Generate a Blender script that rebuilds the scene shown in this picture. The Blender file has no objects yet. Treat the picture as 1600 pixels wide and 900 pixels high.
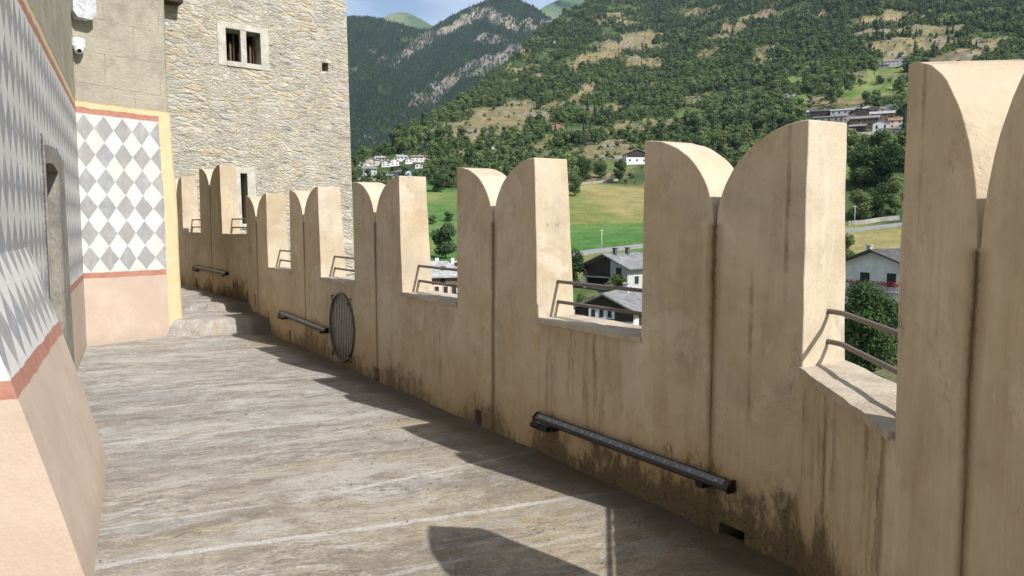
import bpy, bmesh, math, random
import numpy as np
from mathutils import Vector, Matrix
random.seed(7); rng = np.random.default_rng(11)
sc = bpy.context.scene
COL = sc.collection
R = math.radians

# ------------------------------------------------------------------ camera calibration
FPX, PITCH, EYE = 1188.8, 0.0833, 1.65
def ray(px, py):
    cp, sp = math.cos(PITCH), math.sin(PITCH)
    a, b = (px-800)/FPX, (450-py)/FPX
    return Vector((a, cp+b*sp, -sp+b*cp))
def at(px, py, dist):
    """World point seen at a photo pixel, dist metres away along the ground."""
    d = ray(px, py); k = dist/math.hypot(d.x, d.y)
    return Vector((0, 0, EYE))+d*k

# ------------------------------------------------------------------ object helpers
def link(o, parent=None):
    COL.objects.link(o)
    if parent is not None: o.parent = parent
    return o
def tag(o, label=None, cat=None, group=None, kind=None):
    for k, v in (('label', label), ('category', cat), ('group', group), ('kind', kind)):
        if v: o[k] = v
    return o
def empty(name, loc=(0, 0, 0), rz=0.0):
    o = bpy.data.objects.new(name, None); o.empty_display_size = .2
    o.location = loc; o.rotation_euler = (0, 0, rz); return link(o)
def mesh(name, verts, faces, mats, parent=None, midx=None, smooth=False, uv=None, sharp=None):
    me = bpy.data.meshes.new(name)
    me.from_pydata([tuple(v) for v in verts], [], faces)
    for m in (mats if isinstance(mats, (list, tuple)) else [mats]): me.materials.append(m)
    if midx is not None: me.polygons.foreach_set('material_index', midx)
    if uv is not None:
        l = me.uv_layers.new(name='UVMap')
        vi = np.zeros(len(me.loops), int); me.loops.foreach_get('vertex_index', vi)
        l.data.foreach_set('uv', np.asarray(uv, float)[vi].ravel())
    if smooth or sharp:
        me.polygons.foreach_set('use_smooth', [True]*len(me.polygons))
        if sharp: me.set_sharp_from_angle(angle=R(sharp))
    me.update()
    return link(bpy.data.objects.new(name, me), parent)
class MB:
    """Collects shapes that become one mesh object."""
    def __init__(s): s.v = []; s.f = []; s.m = []
    def add(s, vs, fs, m=0):
        n = len(s.v); s.v += [tuple(v) for v in vs]; s.f += [tuple(i+n for i in f) for f in fs]; s.m += [m]*len(fs); return s
    def hexa(s, q, z0, z1, m=0):
        """Box from a plan quad (4 points, counter-clockwise from above)."""
        vs = [(p[0], p[1], z0) for p in q]+[(p[0], p[1], z1) for p in q]
        return s.add(vs, [(3, 2, 1, 0), (4, 5, 6, 7), (0, 1, 5, 4), (1, 2, 6, 5), (2, 3, 7, 6), (3, 0, 4, 7)], m)
    def box(s, c, d, m=0, rz=0):
        cx, cy, cz = c; a, b, h = d[0]/2, d[1]/2, d[2]/2
        ca, sa = math.cos(rz), math.sin(rz)
        q = [(cx+x*ca-y*sa, cy+x*sa+y*ca) for x, y in ((-a, -b), (a, -b), (a, b), (-a, b))]
        return s.hexa(q, cz-h, cz+h, m)
    def tube(s, pts, r, n=10, m=0, cap=True, r1=None):
        pts = [Vector(p) for p in pts]; k = len(pts); vs = []; fs = []
        t0 = (pts[1]-pts[0]).normalized()
        u = t0.orthogonal().normalized()
        for i, p in enumerate(pts):
            t = (pts[min(i+1, k-1)]-pts[max(i-1, 0)]).normalized()
            u = (u-t*u.dot(t)).normalized(); w = t.cross(u)
            rr = r if r1 is None else r+(r1-r)*i/(k-1)
            for j in range(n):
                a = 2*math.pi*j/n; vs.append(p+(u*math.cos(a)+w*math.sin(a))*rr)
        for i in range(k-1):
            for j in range(n):
                fs.append((i*n+j, i*n+(j+1) % n, (i+1)*n+(j+1) % n, (i+1)*n+j))
        if cap: fs += [tuple(range(n-1, -1, -1)), tuple(range((k-1)*n, k*n))]
        return s.add(vs, fs, m)
    def prism(s, prof, a, b, ux, uz, m=0):
        """Closed profile [(p,q)] in axes ux,uz swept from point a to b."""
        a, b, ux, uz = Vector(a), Vector(b), Vector(ux), Vector(uz); n = len(prof)
        vs = [a+ux*p+uz*q for p, q in prof]+[b+ux*p+uz*q for p, q in prof]
        fs = [(i, (i+1) % n, n+(i+1) % n, n+i) for i in range(n)]+[tuple(range(n-1, -1, -1)), tuple(range(n, 2*n))]
        return s.add(vs, fs, m)
    def build(s, name, mats, parent=None, smooth=False, sharp=None, fix=True):
        o = mesh(name, s.v, s.f, mats, parent, s.m, smooth, None, sharp)
        if fix:
            bm = bmesh.new(); bm.from_mesh(o.data); bmesh.ops.recalc_face_normals(bm, faces=bm.faces); bm.to_mesh(o.data); bm.free()
        return o
def bevel(o, w, seg=2, ang=35):
    m = o.modifiers.new('bevel', 'BEVEL'); m.width = w; m.segments = seg; m.limit_method = 'ANGLE'; m.angle_limit = R(ang); return o
def copy_tree(o, parent=None):
    c = o.copy(); COL.objects.link(c)
    if parent is not None: c.parent = parent
    for ch in o.children: copy_tree(ch, c)
    return c

# ------------------------------------------------------------------ numpy noise
_LAT = rng.random((256, 256))
def vnoise(x, y):
    x = np.asarray(x, float); y = np.asarray(y, float)
    xi = np.floor(x).astype(int); yi = np.floor(y).astype(int); fx = x-xi; fy = y-yi
    fx = fx*fx*(3-2*fx); fy = fy*fy*(3-2*fy)
    g = lambda i, j: _LAT[i & 255, j & 255]
    return (g(xi, yi)*(1-fx)+g(xi+1, yi)*fx)*(1-fy)+(g(xi, yi+1)*(1-fx)+g(xi+1, yi+1)*fx)*fy
def fbm(x, y, o=5, gain=.5):
    s = 0; a = 1; t = 0
    for i in range(o):
        s = s+a*vnoise(x*2**i+17.3*i, y*2**i+5.1*i); t += a; a *= gain
    return s/t

# ------------------------------------------------------------------ material helpers
class NT:
    def __init__(s, name):
        s.mat = bpy.data.materials.new(name); s.mat.use_nodes = True
        s.t = s.mat.node_tree; s.b = s.t.nodes['Principled BSDF']; s.b.inputs['Roughness'].default_value = .9
        s.b.inputs['Specular IOR Level'].default_value = .25
    def n(s, ty, **kw):
        nd = s.t.nodes.new(ty)
        for k, v in kw.items(): setattr(nd, k, v)
        return nd
    def put(s, sock, v):
        if v is None: return
        if isinstance(v, bpy.types.NodeSocket): s.t.links.new(v, sock)
        elif isinstance(v, (tuple, list)) and len(v) == 3 and sock.type == 'RGBA': sock.default_value = (*v, 1)
        else: sock.default_value = v
    def math(s, op, a, b=None, c=None, clamp=False):
        nd = s.n('ShaderNodeMath', operation=op, use_clamp=clamp)
        for i, v in enumerate((a, b, c)): s.put(nd.inputs[i], v)
        return nd.outputs[0]
    def add(s, a, b): return s.math('ADD', a, b)
    def sub(s, a, b): return s.math('SUBTRACT', a, b)
    def mul(s, a, b): return s.math('MULTIPLY', a, b)
    def vec(s, x=0., y=0., z=0.):
        nd = s.n('ShaderNodeCombineXYZ')
        for i, v in enumerate((x, y, z)): s.put(nd.inputs[i], v)
        return nd.outputs[0]
    def vmul(s, v, k):
        nd = s.n('ShaderNodeVectorMath', operation='MULTIPLY'); s.put(nd.inputs[0], v); nd.inputs[1].default_value = k; return nd.outputs[0]
    def vadd(s, a, b):
        nd = s.n('ShaderNodeVectorMath', operation='ADD'); s.put(nd.inputs[0], a); s.put(nd.inputs[1], b); return nd.outputs[0]
    def dot(s, v, d, o=(0, 0, 0)):
        a = s.n('ShaderNodeVectorMath', operation='SUBTRACT'); s.put(a.inputs[0], v); a.inputs[1].default_value = o
        b = s.n('ShaderNodeVectorMath', operation='DOT_PRODUCT'); s.put(b.inputs[0], a.outputs[0]); b.inputs[1].default_value = d
        return b.outputs['Value']
    def sep(s, v):
        nd = s.n('ShaderNodeSeparateXYZ'); s.put(nd.inputs[0], v); return nd.outputs
    def pos(s): return s.n('ShaderNodeNewGeometry').outputs['Position']
    def objc(s): return s.n('ShaderNodeTexCoord').outputs['Object']
    def uv(s): return s.n('ShaderNodeTexCoord').outputs['UV']
    def noise(s, v, scale=1., detail=5., rough=.55, dist=0., col=False):
        nd = s.n('ShaderNodeTexNoise'); s.put(nd.inputs['Vector'], v)
        for k, q in (('Scale', scale), ('Detail', detail), ('Roughness', rough), ('Distortion', dist)): nd.inputs[k].default_value = q
        return nd.outputs['Color' if col else 'Fac']
    def voro(s, v, scale=1., feature='F1', out='Distance', rnd=1.):
        nd = s.n('ShaderNodeTexVoronoi', feature=feature); s.put(nd.inputs['Vector'], v); nd.inputs['Scale'].default_value = scale
        nd.inputs['Randomness'].default_value = rnd
        return nd.outputs[out]
    def ss(s, v, lo, hi, to0=0., to1=1.):
        nd = s.n('ShaderNodeMapRange', interpolation_type='SMOOTHSTEP'); s.put(nd.inputs[0], v)
        for i, q in enumerate((lo, hi, to0, to1)): s.put(nd.inputs[1+i], q)
        return nd.outputs[0]
    def mix(s, f, a, b, mode='MIX'):
        nd = s.n('ShaderNodeMix', data_type='RGBA', blend_type=mode); s.put(nd.inputs[0], f); s.put(nd.inputs[6], a); s.put(nd.inputs[7], b)
        return nd.outputs[2]
    def ramp(s, f, stops):
        nd = s.n('ShaderNodeValToRGB'); s.put(nd.inputs[0], f); e = nd.color_ramp.elements
        while len(e) < len(stops): e.new(.5)
        for q, (p, c) in zip(e, stops): q.position = p; q.color = (*c, 1)
        return nd.outputs[0]
    def bump(s, h, dist=.01, strength=1.):
        nd = s.n('ShaderNodeBump'); s.put(nd.inputs['Height'], h); nd.inputs['Distance'].default_value = dist; nd.inputs['Strength'].default_value = strength
        s.t.links.new(nd.outputs[0], s.b.inputs['Normal'])
    def base(s, c): s.put(s.b.inputs['Base Color'], c); return s.mat
def simple(name, c, rough=.8, metal=0., var=.12, scale=6., bumpd=0.):
    t = NT(name); p = t.objc(); f = t.noise(p, scale, 4)
    lo = tuple(x*(1-var) for x in c); hi = tuple(min(1, x*(1+var)) for x in c)
    t.base(t.mix(t.ss(f, .3, .7), lo, hi)); t.b.inputs['Roughness'].default_value = rough; t.b.inputs['Metallic'].default_value = metal
    if bumpd: t.bump(t.noise(p, scale*6, 4), bumpd)
    return t.mat

# ================================================================== LIGHT, SKY, CAMERA
SUN_AZ, SUN_EL = R(46.5), R(42.5)                     # sun behind the camera, to the right
Sdir = Vector((math.sin(SUN_AZ)*math.cos(SUN_EL), -math.cos(SUN_AZ)*math.cos(SUN_EL), math.sin(SUN_EL)))
sun = bpy.data.lights.new('sun', 'SUN'); sun.energy = 4.6; sun.angle = R(.53); sun.color = (1, .975, .945)
so = link(bpy.data.objects.new('sun', sun)); so.rotation_euler = (-Sdir).to_track_quat('-Z', 'Y').to_euler(); so.location = (20, -20, 30)
w = bpy.data.worlds.new('World'); sc.world = w; w.use_nodes = True; wt = w.node_tree
bg = wt.nodes['Background']; bg.inputs[1].default_value = .086
sky = wt.nodes.new('ShaderNodeTexSky'); sky.sky_type = 'NISHITA'; sky.sun_disc = False
sky.sun_elevation = SUN_EL; sky.sun_rotation = math.atan2(Sdir.x, Sdir.y); sky.altitude = 600; sky.dust_density = 1.6; sky.air_density = 1.1
tc = wt.nodes.new('ShaderNodeTexCoord'); mp = wt.nodes.new('ShaderNodeMapping'); mp.inputs['Scale'].default_value = (3.2, 3.2, 9)
nz = wt.nodes.new('ShaderNodeTexNoise'); nz.inputs['Scale'].default_value = 1.6; nz.inputs['Detail'].default_value = 7
cr = wt.nodes.new('ShaderNodeValToRGB'); cr.color_ramp.elements[0].position = .42; cr.color_ramp.elements[1].position = .72
cr.color_ramp.elements[1].color = (.75, .75, .75, 1)
mx = wt.nodes.new('ShaderNodeMix'); mx.data_type = 'RGBA'; mx.inputs[7].default_value = (8, 8.1, 9.6, 1)
L = wt.links.new
L(tc.outputs['Generated'], mp.inputs[0]); L(mp.outputs[0], nz.inputs['Vector']); L(nz.outputs['Fac'], cr.inputs[0]); L(cr.outputs[0], mx.inputs[0])
L(sky.outputs[0], mx.inputs[6]); L(mx.outputs[2], bg.inputs[0])
cam = bpy.data.cameras.new('camera'); cam.sensor_width = 36; cam.lens = FPX/1600*36; cam.clip_end = 60000; cam.clip_start = .05
co = link(bpy.data.objects.new('camera', cam)); co.location = (0, 0, EYE); co.rotation_euler = (math.pi/2-PITCH, 0, 0); sc.camera = co
sc.view_settings.view_transform = 'Standard'; sc.view_settings.look = 'None'; sc.view_settings.exposure = .70; sc.view_settings.gamma = 1
sc.cycles.use_denoising = True; sc.cycles.max_bounces = 7; sc.cycles.diffuse_bounces = 5; sc.cycles.transparent_max_bounces = 6
sc.cycles.volume_bounces = 0; sc.cycles.use_adaptive_sampling = True; sc.cycles.adaptive_threshold = .02

# ================================================================== PARAPET WALL
C1 = Vector((1.365, 3.555)); TH = .5653
dM = Vector((-math.sin(TH), math.cos(TH))); nM = Vector((math.cos(TH), math.sin(TH)))
dN = Vector((-.109, -.994)).normalized()              # near leg of the wall, running back past the camera
FARH = R(38); dF = Vector((-math.sin(FARH), math.cos(FARH)))
E10 = C1+dM*10.744

def plaster(name, org, dirv, joints, drips, base_z=0., cracks=()):
    t = NT(name); P = t.pos(); s = t.dot(P, (dirv.x, dirv.y, 0), (org.x, org.y, 0)); z = t.sub(t.sep(P)[2], base_z)
    big = t.noise(P, 1.3, 5, .6); mid = t.noise(P, 5.5, 6, .65); fine = t.noise(P, 38, 5, .7)
    c = t.ramp(big, [(.3, (.42, .335, .225)), (.48, (.50, .415, .295)), (.6, (.535, .45, .335)), (.74, (.57, .49, .385))])
    c = t.mix(t.ss(mid, .42, .72, 0, .5), c, (.36, .275, .18)); c = t.mix(t.mul(t.ss(t.noise(P, 2.7, 4, .6), .5, .7), t.ss(z, .5, .9, 0, .55)), c, (.40, .345, .27))
    # old repairs, lime bloom and grey weathering, each with an outline of its own
    pa = t.noise(t.vmul(P, (1, 1, .8)), 1.9, 7, .68, .6); pb = t.noise(t.vmul(P, (1, 1, .55)), 3.4, 7, .72, .4)
    c = t.mix(t.ss(pa, .565, .61, 0, .45), c, (.60, .53, .43)); c = t.mix(t.ss(pb, .57, .66, 0, .5), c, (.33, .29, .235)); c = t.mix(t.ss(pa, .42, .36, 0, .45), c, (.45, .32, .18))
    ck = t.voro(t.vadd(t.vmul(P, (1., 1., .55)), t.vec(t.mul(mid, .35), t.mul(mid, .3), t.mul(big, .4))), 1.15, 'DISTANCE_TO_EDGE')
    c = t.mix(t.mul(t.ss(ck, .006, .001), t.ss(pb, .55, .66, 0, .55)), c, (.17, .12, .075))
    pk = t.noise(t.vmul(P, (1, 1, .35)), 60, 3, .8); c = t.mix(t.mul(t.ss(pk, .61, .70), t.ss(pb, .48, .62, 0, .65)), c, (.17, .13, .09))
    # more ochre towards the foot of the wall
    c = t.mix(t.ss(t.add(z, t.mul(big, .5)), 1.05, .3, 0, .7), c, (.47, .345, .19))
    # trickle stains: noise drawn out vertically
    sv = t.vec(t.add(t.mul(s, 11.), t.add(t.mul(mid, .9), t.mul(fine, .5))), t.mul(z, 1.1), 0.)
    st = t.noise(sv, 1., 4, .6); st2 = t.noise(t.vec(t.mul(s, 5.), t.mul(z, .5), 3.), 1., 4, .6)
    env = t.mul(t.ss(z, 1.02, .9), t.ss(z, .12, .55))
    lowf = t.ss(t.noise(t.vec(t.mul(s, 2.3), 0., 7.), 1., 3, .6), .40, .60); m = None
    for a, b, k in drips:
        q = t.mul(t.mul(t.ss(s, a, a+.12), t.ss(s, b, b-.12)), k); m = q if m is None else t.math('MAXIMUM', m, q)
    if m is not None:
        c = t.mix(t.mul(t.mul(t.ss(st, .47, .64), env), t.mul(m, lowf)), c, (.11, .075, .03)); c = t.mix(t.mul(t.mul(t.ss(z, .45, .95), t.ss(z, 1.02, .96)), t.mul(m, .3)), c, (.25, .17, .08))
    c = t.mix(t.mul(t.ss(st2, .52, .75), .4), c, (.27, .185, .095))
    # vertical joints with dark run-off beside them
    wob = t.mul(t.sub(mid, .5), .02)
    for sj, zt_ in joints:
        dd = t.math('ABSOLUTE', t.add(t.sub(s, sj), wob))
        zc = t.ss(z, zt_, zt_-.03)
        c = t.mix(t.mul(t.mul(t.ss(t.add(dd, t.mul(t.sub(mid, .5), .06)), t.ss(z, zt_-.75, zt_-.1, .05, .085), .0), zc), .66), c, (.16, .095, .035)); c = t.mix(t.mul(t.mul(t.ss(t.add(dd, t.mul(t.sub(fine, .5), .05)), .026, .006), zc), t.ss(z, zt_-.9, zt_-.15, .1, .75)), c, (.07, .046, .024))
        c = t.mix(t.mul(t.ss(dd, .008, .002), t.mul(zc, t.ss(t.noise(t.vmul(P, (1, 1, .4)), 9, 3), .3, .6, .25, .8))), c, (.06, .038, .02))
    for sj, z0, z1 in cracks:
        dd = t.math('ABSOLUTE', t.add(t.sub(s, sj), wob))
        c = t.mix(t.mul(t.mul(t.ss(dd, .02, .004), t.mul(t.ss(z, z0, z0+.25), t.ss(z, z1, z1-.02))), t.ss(mid, .3, .62, 0, .6)), c, (.15, .10, .06))
    # blotches and specks
    sp = t.noise(t.vmul(P, (1, 1, .45)), 26, 3, .8)
    c = t.mix(t.mul(t.ss(sp, .63, .72), t.ss(pb, .5, .64, 0, .7)), c, (.16, .12, .075)); bs = t.noise(t.vmul(P, (1, 1, .06)), 42, 4, .7); c = t.mix(t.ss(bs, .45, .65, 0, .1), c, (.34, .265, .175)); c = t.mix(t.ss(bs, .5, .36, 0, .07), c, (.62, .54, .42))
    # mould and splash dirt along the foot
    mo = t.sub(t.add(t.mul(t.noise(t.vmul(P, (1, 1, .6)), 4.2, 8, .74), .85), t.add(t.mul(big, .7), -.2)), z)
    hv = t.ss(t.noise(t.vec(t.mul(s, .9), 0., 11.), 1., 4, .6), .38, .62, -.30, -.04); mo = t.add(mo, t.add(hv, t.mul(t.mul(t.ss(s, -.6, -.1), t.ss(s, 2.6, 1.4)), .13)))
    c = t.mix(t.ss(mo, .0, .5, 0, .35), c, (.27, .18, .085)); sl_ = t.noise(t.vmul(P, (1, 1, .5)), 17, 6, .75); mo2 = t.add(mo, t.mul(t.sub(sl_, .5), .7))
    c = t.mix(t.mul(t.ss(mo2, .20, .42), t.add(.55, t.mul(t.mul(t.ss(s, -.6, -.1), t.ss(s, 2.9, 1.6)), .28))), c, (.085, .064, .036))
    c = t.mix(t.mul(t.ss(mo, .15, .5), t.ss(fine, .52, .66, 0, .8)), c, (.04, .032, .02))
    t.bump(t.add(t.mul(fine, .35), t.add(t.mul(mid, .8), t.mul(t.noise(P, 120, 2), .12))), .012, .7)
    return t.base(c)
m_main = plaster('wall_plaster', C1, dM, [(.552, 1.67), (2.826, 1.69), (5.207, 1.69), (7.652, 1.69), (10.115, 1.69)],
                 [(1.1, 2.25, .75), (3.4, 4.6, .3), (5.83, 7.05, .22), (8.2, 9.5, .15)], 0., [(.1, 1.2, 2.2), (.3, .55, 1.45), (3.75, .1, .8)])
m_near = plaster('wall_plaster_near', C1, dN, [(1.62, 1.6), (3.77, 1.7)], [(0., 1.12, 1.)], 0., [(.08, .3, .9), (1.95, .2, 1.2), (1.25, 1.6, 2.2)])
m_far = plaster('wall_plaster_far', E10, dF, [(1.87, 2.2), (4.37, 2.2)], [(0, 5, .2)], .36)
def sillmat():
    t = NT('sill_mortar'); P = t.pos(); a = t.noise(P, 4, 6, .65); b = t.noise(P, 30, 5, .7)
    t.base(t.mix(t.ss(a, .4, .7), (.46, .40, .31), (.34, .285, .215))); t.bump(t.add(t.mul(b, .5), a), .02); return t.mat
m_sill = sillmat()

THK = .33
stations = []                                           # (front, back, name) along the wall, camera end first
nN = Vector((-dN.y, dN.x)); nN = nN if nN.x > 0 else -nN
near_s = [5.6, 4.3, 3.25, 2.13, 1.117]
for s_ in near_s: stations.append((C1+dN*s_, C1+dN*s_+nN*THK))
main_s = [0., 1.104, 2.244, 3.408, 4.584, 5.83, 7.034, 8.271, 9.487, 10.744]
for s_ in main_s: stations.append((C1+dM*s_, C1+dM*s_+nM*THK))
p = E10.copy(); far_st = [stations[-1]]
for hd, ln in ((39, 1.25), (38, 1.25), (38, 1.25), (33, 1.22), (33, .75)):
    dd = Vector((-math.sin(R(hd)), math.cos(R(hd)))); p = p+dd*ln; nn = Vector((dd.y, -dd.x))
    far_st.append((p.copy(), p+nn*THK))
ZB = -12.
def sill_z(i):                                          # i = station index of the lower wall
    s_ = main_s[i-5] if i >= 5 else -.3
    return .978+.0027*max(s_, 0)

parapet = tag(empty('parapet_wall', (C1.x, C1.y, 0)), 'long ochre plastered parapet wall with swallowtail battlements along the walkway', 'parapet')
def loc(v):                                             # world -> parapet local
    return (v[0]-C1.x, v[1]-C1.y, v[2])
def chain_body(sts, ztops, name, midx):
    """One closed wall body through the stations."""
    vs, fs, mi = [], [], []
    for (f, b), zt in zip(sts, ztops):
        vs += [loc((f.x, f.y, ZB)), loc((f.x, f.y, zt)), loc((b.x, b.y, zt)), loc((b.x, b.y, ZB))]
    for i in range(len(sts)-1):
        a = 4*i; c = a+4
        fs += [(a, a+1, c+1, c), (a+1, a+2, c+2, c+1), (a+2, a+3, c+3, c+2), (a+3, a, c, c+3)]; mi += [midx[i]]*4
    e = 4*(len(sts)-1); fs += [(3, 2, 1, 0), (e, e+1, e+2, e+3)]; mi += [midx[0], midx[-1]]
    o = mesh(name, vs, fs, [m_near, m_main, m_far], parapet, mi)
    bm = bmesh.new(); bm.from_mesh(o.data); bmesh.ops.recalc_face_normals(bm, faces=bm.faces); bm.to_mesh(o.data); bm.free()
    return o
ST = .03
body = chain_body(stations, [sill_z(i)-ST for i in range(len(stations))], 'wall_body', [0]*5+[1]*9)
body_far = chain_body(far_st, [1.46]*len(far_st), 'wall_body', [2]*5)
# holes: small drains along the foot, a round opening
def cut(o, cutter):
    m = o.modifiers.new('cut', 'BOOLEAN'); m.operation = 'DIFFERENCE'; m.object = cutter; m.solver = 'EXACT'
    bpy.context.view_layer.update()
    dg = bpy.context.evaluated_depsgraph_get()
    me = bpy.data.meshes.new_from_object(o.evaluated_get(dg)); o.modifiers.clear(); o.data = me
    bpy.data.objects.remove(cutter)
for s_, z_, w_, h_ in ((5.24, .05, .17, .17), (3.07, .05, .11, .16), (8.4, .08, .09, .17), (.39, .0, .17, .13), (10.3, .42, .12, .2)):
    c = C1+dM*s_; mb = MB(); mb.box((c.x-C1.x, c.y-C1.y, z_), (.5, w_, h_), 0, TH); cut(body, mb.build('cutter', m_main, parapet))
c = E10+dF*2.9; mb = MB(); mb.box((c.x-C1.x, c.y-C1.y, .5), (.4, .14, .2), 0, FARH); cut(body_far, mb.build('cutter', m_far, parapet))
GS, GZ, GR = 6.25, .45, .385
gc = C1+dM*GS
mb = MB(); a_ = gc-nM*.2; b_ = gc+nM*.6
mb.tube([loc((a_.x, a_.y, GZ)), loc((b_.x, b_.y, GZ))], GR, 40); cut(body, mb.build('cutter', m_main, parapet))

def merlon(A, B, zs, zt, mat, zn=None, lean=.035, far=.012):
    """A near station, B far station (front, back). Two convex quarter arcs meeting in a notch."""
    zn = zn or zt-.45
    prof = []
    for k in range(0, 19):
        a = math.pi/2*k/18; prof.append((.488*math.sin(a), zn+(zt-zn)*math.cos(a)))
    prof += [(1-q, z) for q, z in reversed(prof)]
    n = len(prof); vs = []; NR = 9; sd = random.random()*50
    ln = (B[0]-A[0]).length; dv_ = (B[0]-A[0]).normalized()
    for back in (0, 1):
        for ci, (q, z) in enumerate(prof):
            jz = random.uniform(-.003, .002)
            for r_ in range(NR):
                zz_ = zs+(z+jz-zs)*r_/(NR-1)
                k = (zz_-zs)/(zt-zs); qq = q
                if q < .3: qq = q-(lean/ln)*(1-k)*(1-q/.3)
                if q > .7: qq = q+(far/ln)*(1-k)*((q-.7)/.3)
                f = A[0].lerp(B[0], qq); b = A[1].lerp(B[1], qq)
                pt = f if not back else f.lerp(b, 1-.13*k)
                w_ = math.sin(math.pi*min(1, max(0, (zz_-zs)/.25))/2)
                pt = pt+(b-f).normalized()*(float(fbm(q*2+sd, zz_*2, 2))-.5)*.010*w_
                if ci in (0, n-1): pt = pt+dv_*random.uniform(-.004, .004)*w_
                vs.append(loc((pt.x, pt.y, zz_)))
    fs = []; m2 = n*NR
    for i in range(n-1):
        for r_ in range(NR-1):
            a = i*NR+r_; c = a+NR
            fs += [(a, c, c+1, a+1), (m2+a+1, m2+c+1, m2+c, m2+a)]
        a = i*NR+NR-1; c = a+NR; fs.append((a, c, m2+c, m2+a))
    for i in (0, n-1):
        for r_ in range(NR-1): a = i*NR+r_; fs.append((a, a+1, m2+a+1, m2+a))
    o = mesh('merlon', vs, fs, mat, parapet, None, True, None, 50)
    bm = bmesh.new(); bm.from_mesh(o.data); bmesh.ops.recalc_face_normals(bm, faces=bm.faces); bm.to_mesh(o.data); bm.free()
    bevel(o, .0055, 2, 50)
    return o
def sill(A, B, za, zb):
    da = (B[0]-A[0]).normalized(); pr = .014
    fa = A[0]+(A[0]-A[1]).normalized()*pr+da*.004; fb = B[0]+(B[0]-B[1]).normalized()*pr-da*.004; ba = A[1]+(A[1]-A[0]).normalized()*.02+da*.004; bb = B[1]+(B[1]-B[0]).normalized()*.02-da*.004
    k = 12; vs = []; fs = []
    for i in range(k+1):
        u = i/k; f = fa.lerp(fb, u); b = ba.lerp(bb, u); zt = za+(zb-za)*u
        f = f+(f-b)*random.uniform(-.02, .012)
        vs += [loc((f.x, f.y, zt-ST-.004)), loc((f.x, f.y, zt+random.uniform(-.005, .003))), loc((b.x, b.y, zt+random.uniform(-.004, .003))), loc((b.x, b.y, zt-ST-.004))]
    for i in range(k):
        a = 4*i; c = a+4; fs += [(a, a+1, c+1, c), (a+1, a+2, c+2, c+1), (a+2, a+3, c+3, c+2), (a+3, a, c, c+3)]
    e = 4*k; fs += [(3, 2, 1, 0), (e, e+1, e+2, e+3)]
    o = mesh('sill', vs, fs, m_sill, parapet)
    bm = bmesh.new(); bm.from_mesh(o.data); bmesh.ops.recalc_face_normals(bm, faces=bm.faces); bm.to_mesh(o.data); bm.free()
    return o
S = stations
ZT = 2.118
merlon(S[1], S[2], sill_z(1)-ST, 2.15, m_near, lean=.0); merlon(S[3], S[4], sill_z(3)-ST, 2.15, m_near, 1.59, lean=.0, far=-.03)
for i, zt in ((5, 2.135), (7, 2.125), (9, 2.12), (11, 2.12), (13, 2.12)):
    merlon(S[i], S[i+1], sill_z(i)-ST, zt, m_main, {5: 1.655}.get(i), lean=.012 if i == 5 else .035)
merlon(far_st[1], far_st[2], 1.46, 2.71, m_far); merlon(far_st[3], far_st[4], 1.46, 2.62, m_far)
crenels = [(S[0], S[1], sill_z(0), sill_z(1)), (S[2], S[3], sill_z(2), sill_z(3)), (S[4], S[5], sill_z(4), sill_z(5))]
crenels += [(S[i], S[i+1], sill_z(i), sill_z(i+1)) for i in (6, 8, 10, 12)]
crenels += [(far_st[0], far_st[1], 1.49, 1.49), (far_st[2], far_st[3], 1.49, 1.49), (far_st[4], far_st[5], 1.49, 1.49)]
for cr_ in crenels: sill(*cr_)

# ------------------------------------------------------------------ railings in the gaps
def rustmetal():
    t = NT('rail_paint'); P = t.pos(); a = t.noise(P, 14, 5, .65)
    t.base(t.mix(t.ss(a, .45, .68), (.16, .14, .128), (.18, .14, .11))); t.b.inputs['Roughness'].default_value = .55; t.b.inputs['Metallic'].default_value = .2
    t.bump(t.noise(P, 120, 3), .0015); return t.mat
m_rail = rustmetal()
RAILG = 'twin pipe railings across the gaps of the parapet'
def rail(A, B, za, label, stub=None):
    """A: near station (camera side) far face of the nearer merlon; B: next merlon's near face."""
    fa = A[0].lerp(A[1], .56); fb = B[0].lerp(B[1], .56)
    o = tag(empty('railing', (fb.x, fb.y, za)), label, 'railing', RAILG)
    for dz in (.255, .108):
        q0 = Vector((0, 0, dz)); e = Vector((fa.x-fb.x, fa.y-fb.y, dz))
        sd = Vector((-(dM.x), -(dM.y), 0)) if stub else (e-q0).normalized()
        pts = [q0-sd*.02]
        if stub:
            k = q0+sd*stub; to = (e-k).normalized()
            pts += [q0+sd*(stub*.4)]
            for u in (0, .25, .5, .75, 1.): pts.append(k-sd*.035*(1-u)+to*.035*u+(to-sd)*(-.0)*u)
            pts += [k.lerp(e, .5), e+to*.02]
        else: pts += [q0.lerp(e, .33), q0.lerp(e, .66), e+sd*.02]
        mb = MB(); mb.tube(pts, .0128, 12); mb.build('rail_pipe', m_rail, o, smooth=True)
    return o
rail(S[2], S[3], sill_z(2), 'twin pipe railing in the wall gap beside the photographer')
rail(S[4], S[5], sill_z(5), 'nearest visible pair of bent brown pipes across the gap before the large white house', .075)
rail(S[6], S[7], sill_z(6), 'twin brown pipes across the gap that frames the two dark chalets')
rail(S[8], S[9], sill_z(8), 'twin brown pipes across the gap that frames the cream building roof')
rail(S[10], S[11], sill_z(10), 'twin brown pipes in the gap just above the round grille, stone tower behind')
rail(S[12], S[13], sill_z(12), 'small twin pipe railing in the low gap nearest the raised end of the parapet')
rail(far_st[0], far_st[1], 1.49, 'twin pipe railing in the first raised gap, in front of the small tower window')
rail(far_st[2], far_st[3], 1.49, 'farthest twin pipe railing, in the raised gap next to the yellow house corner')

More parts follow.
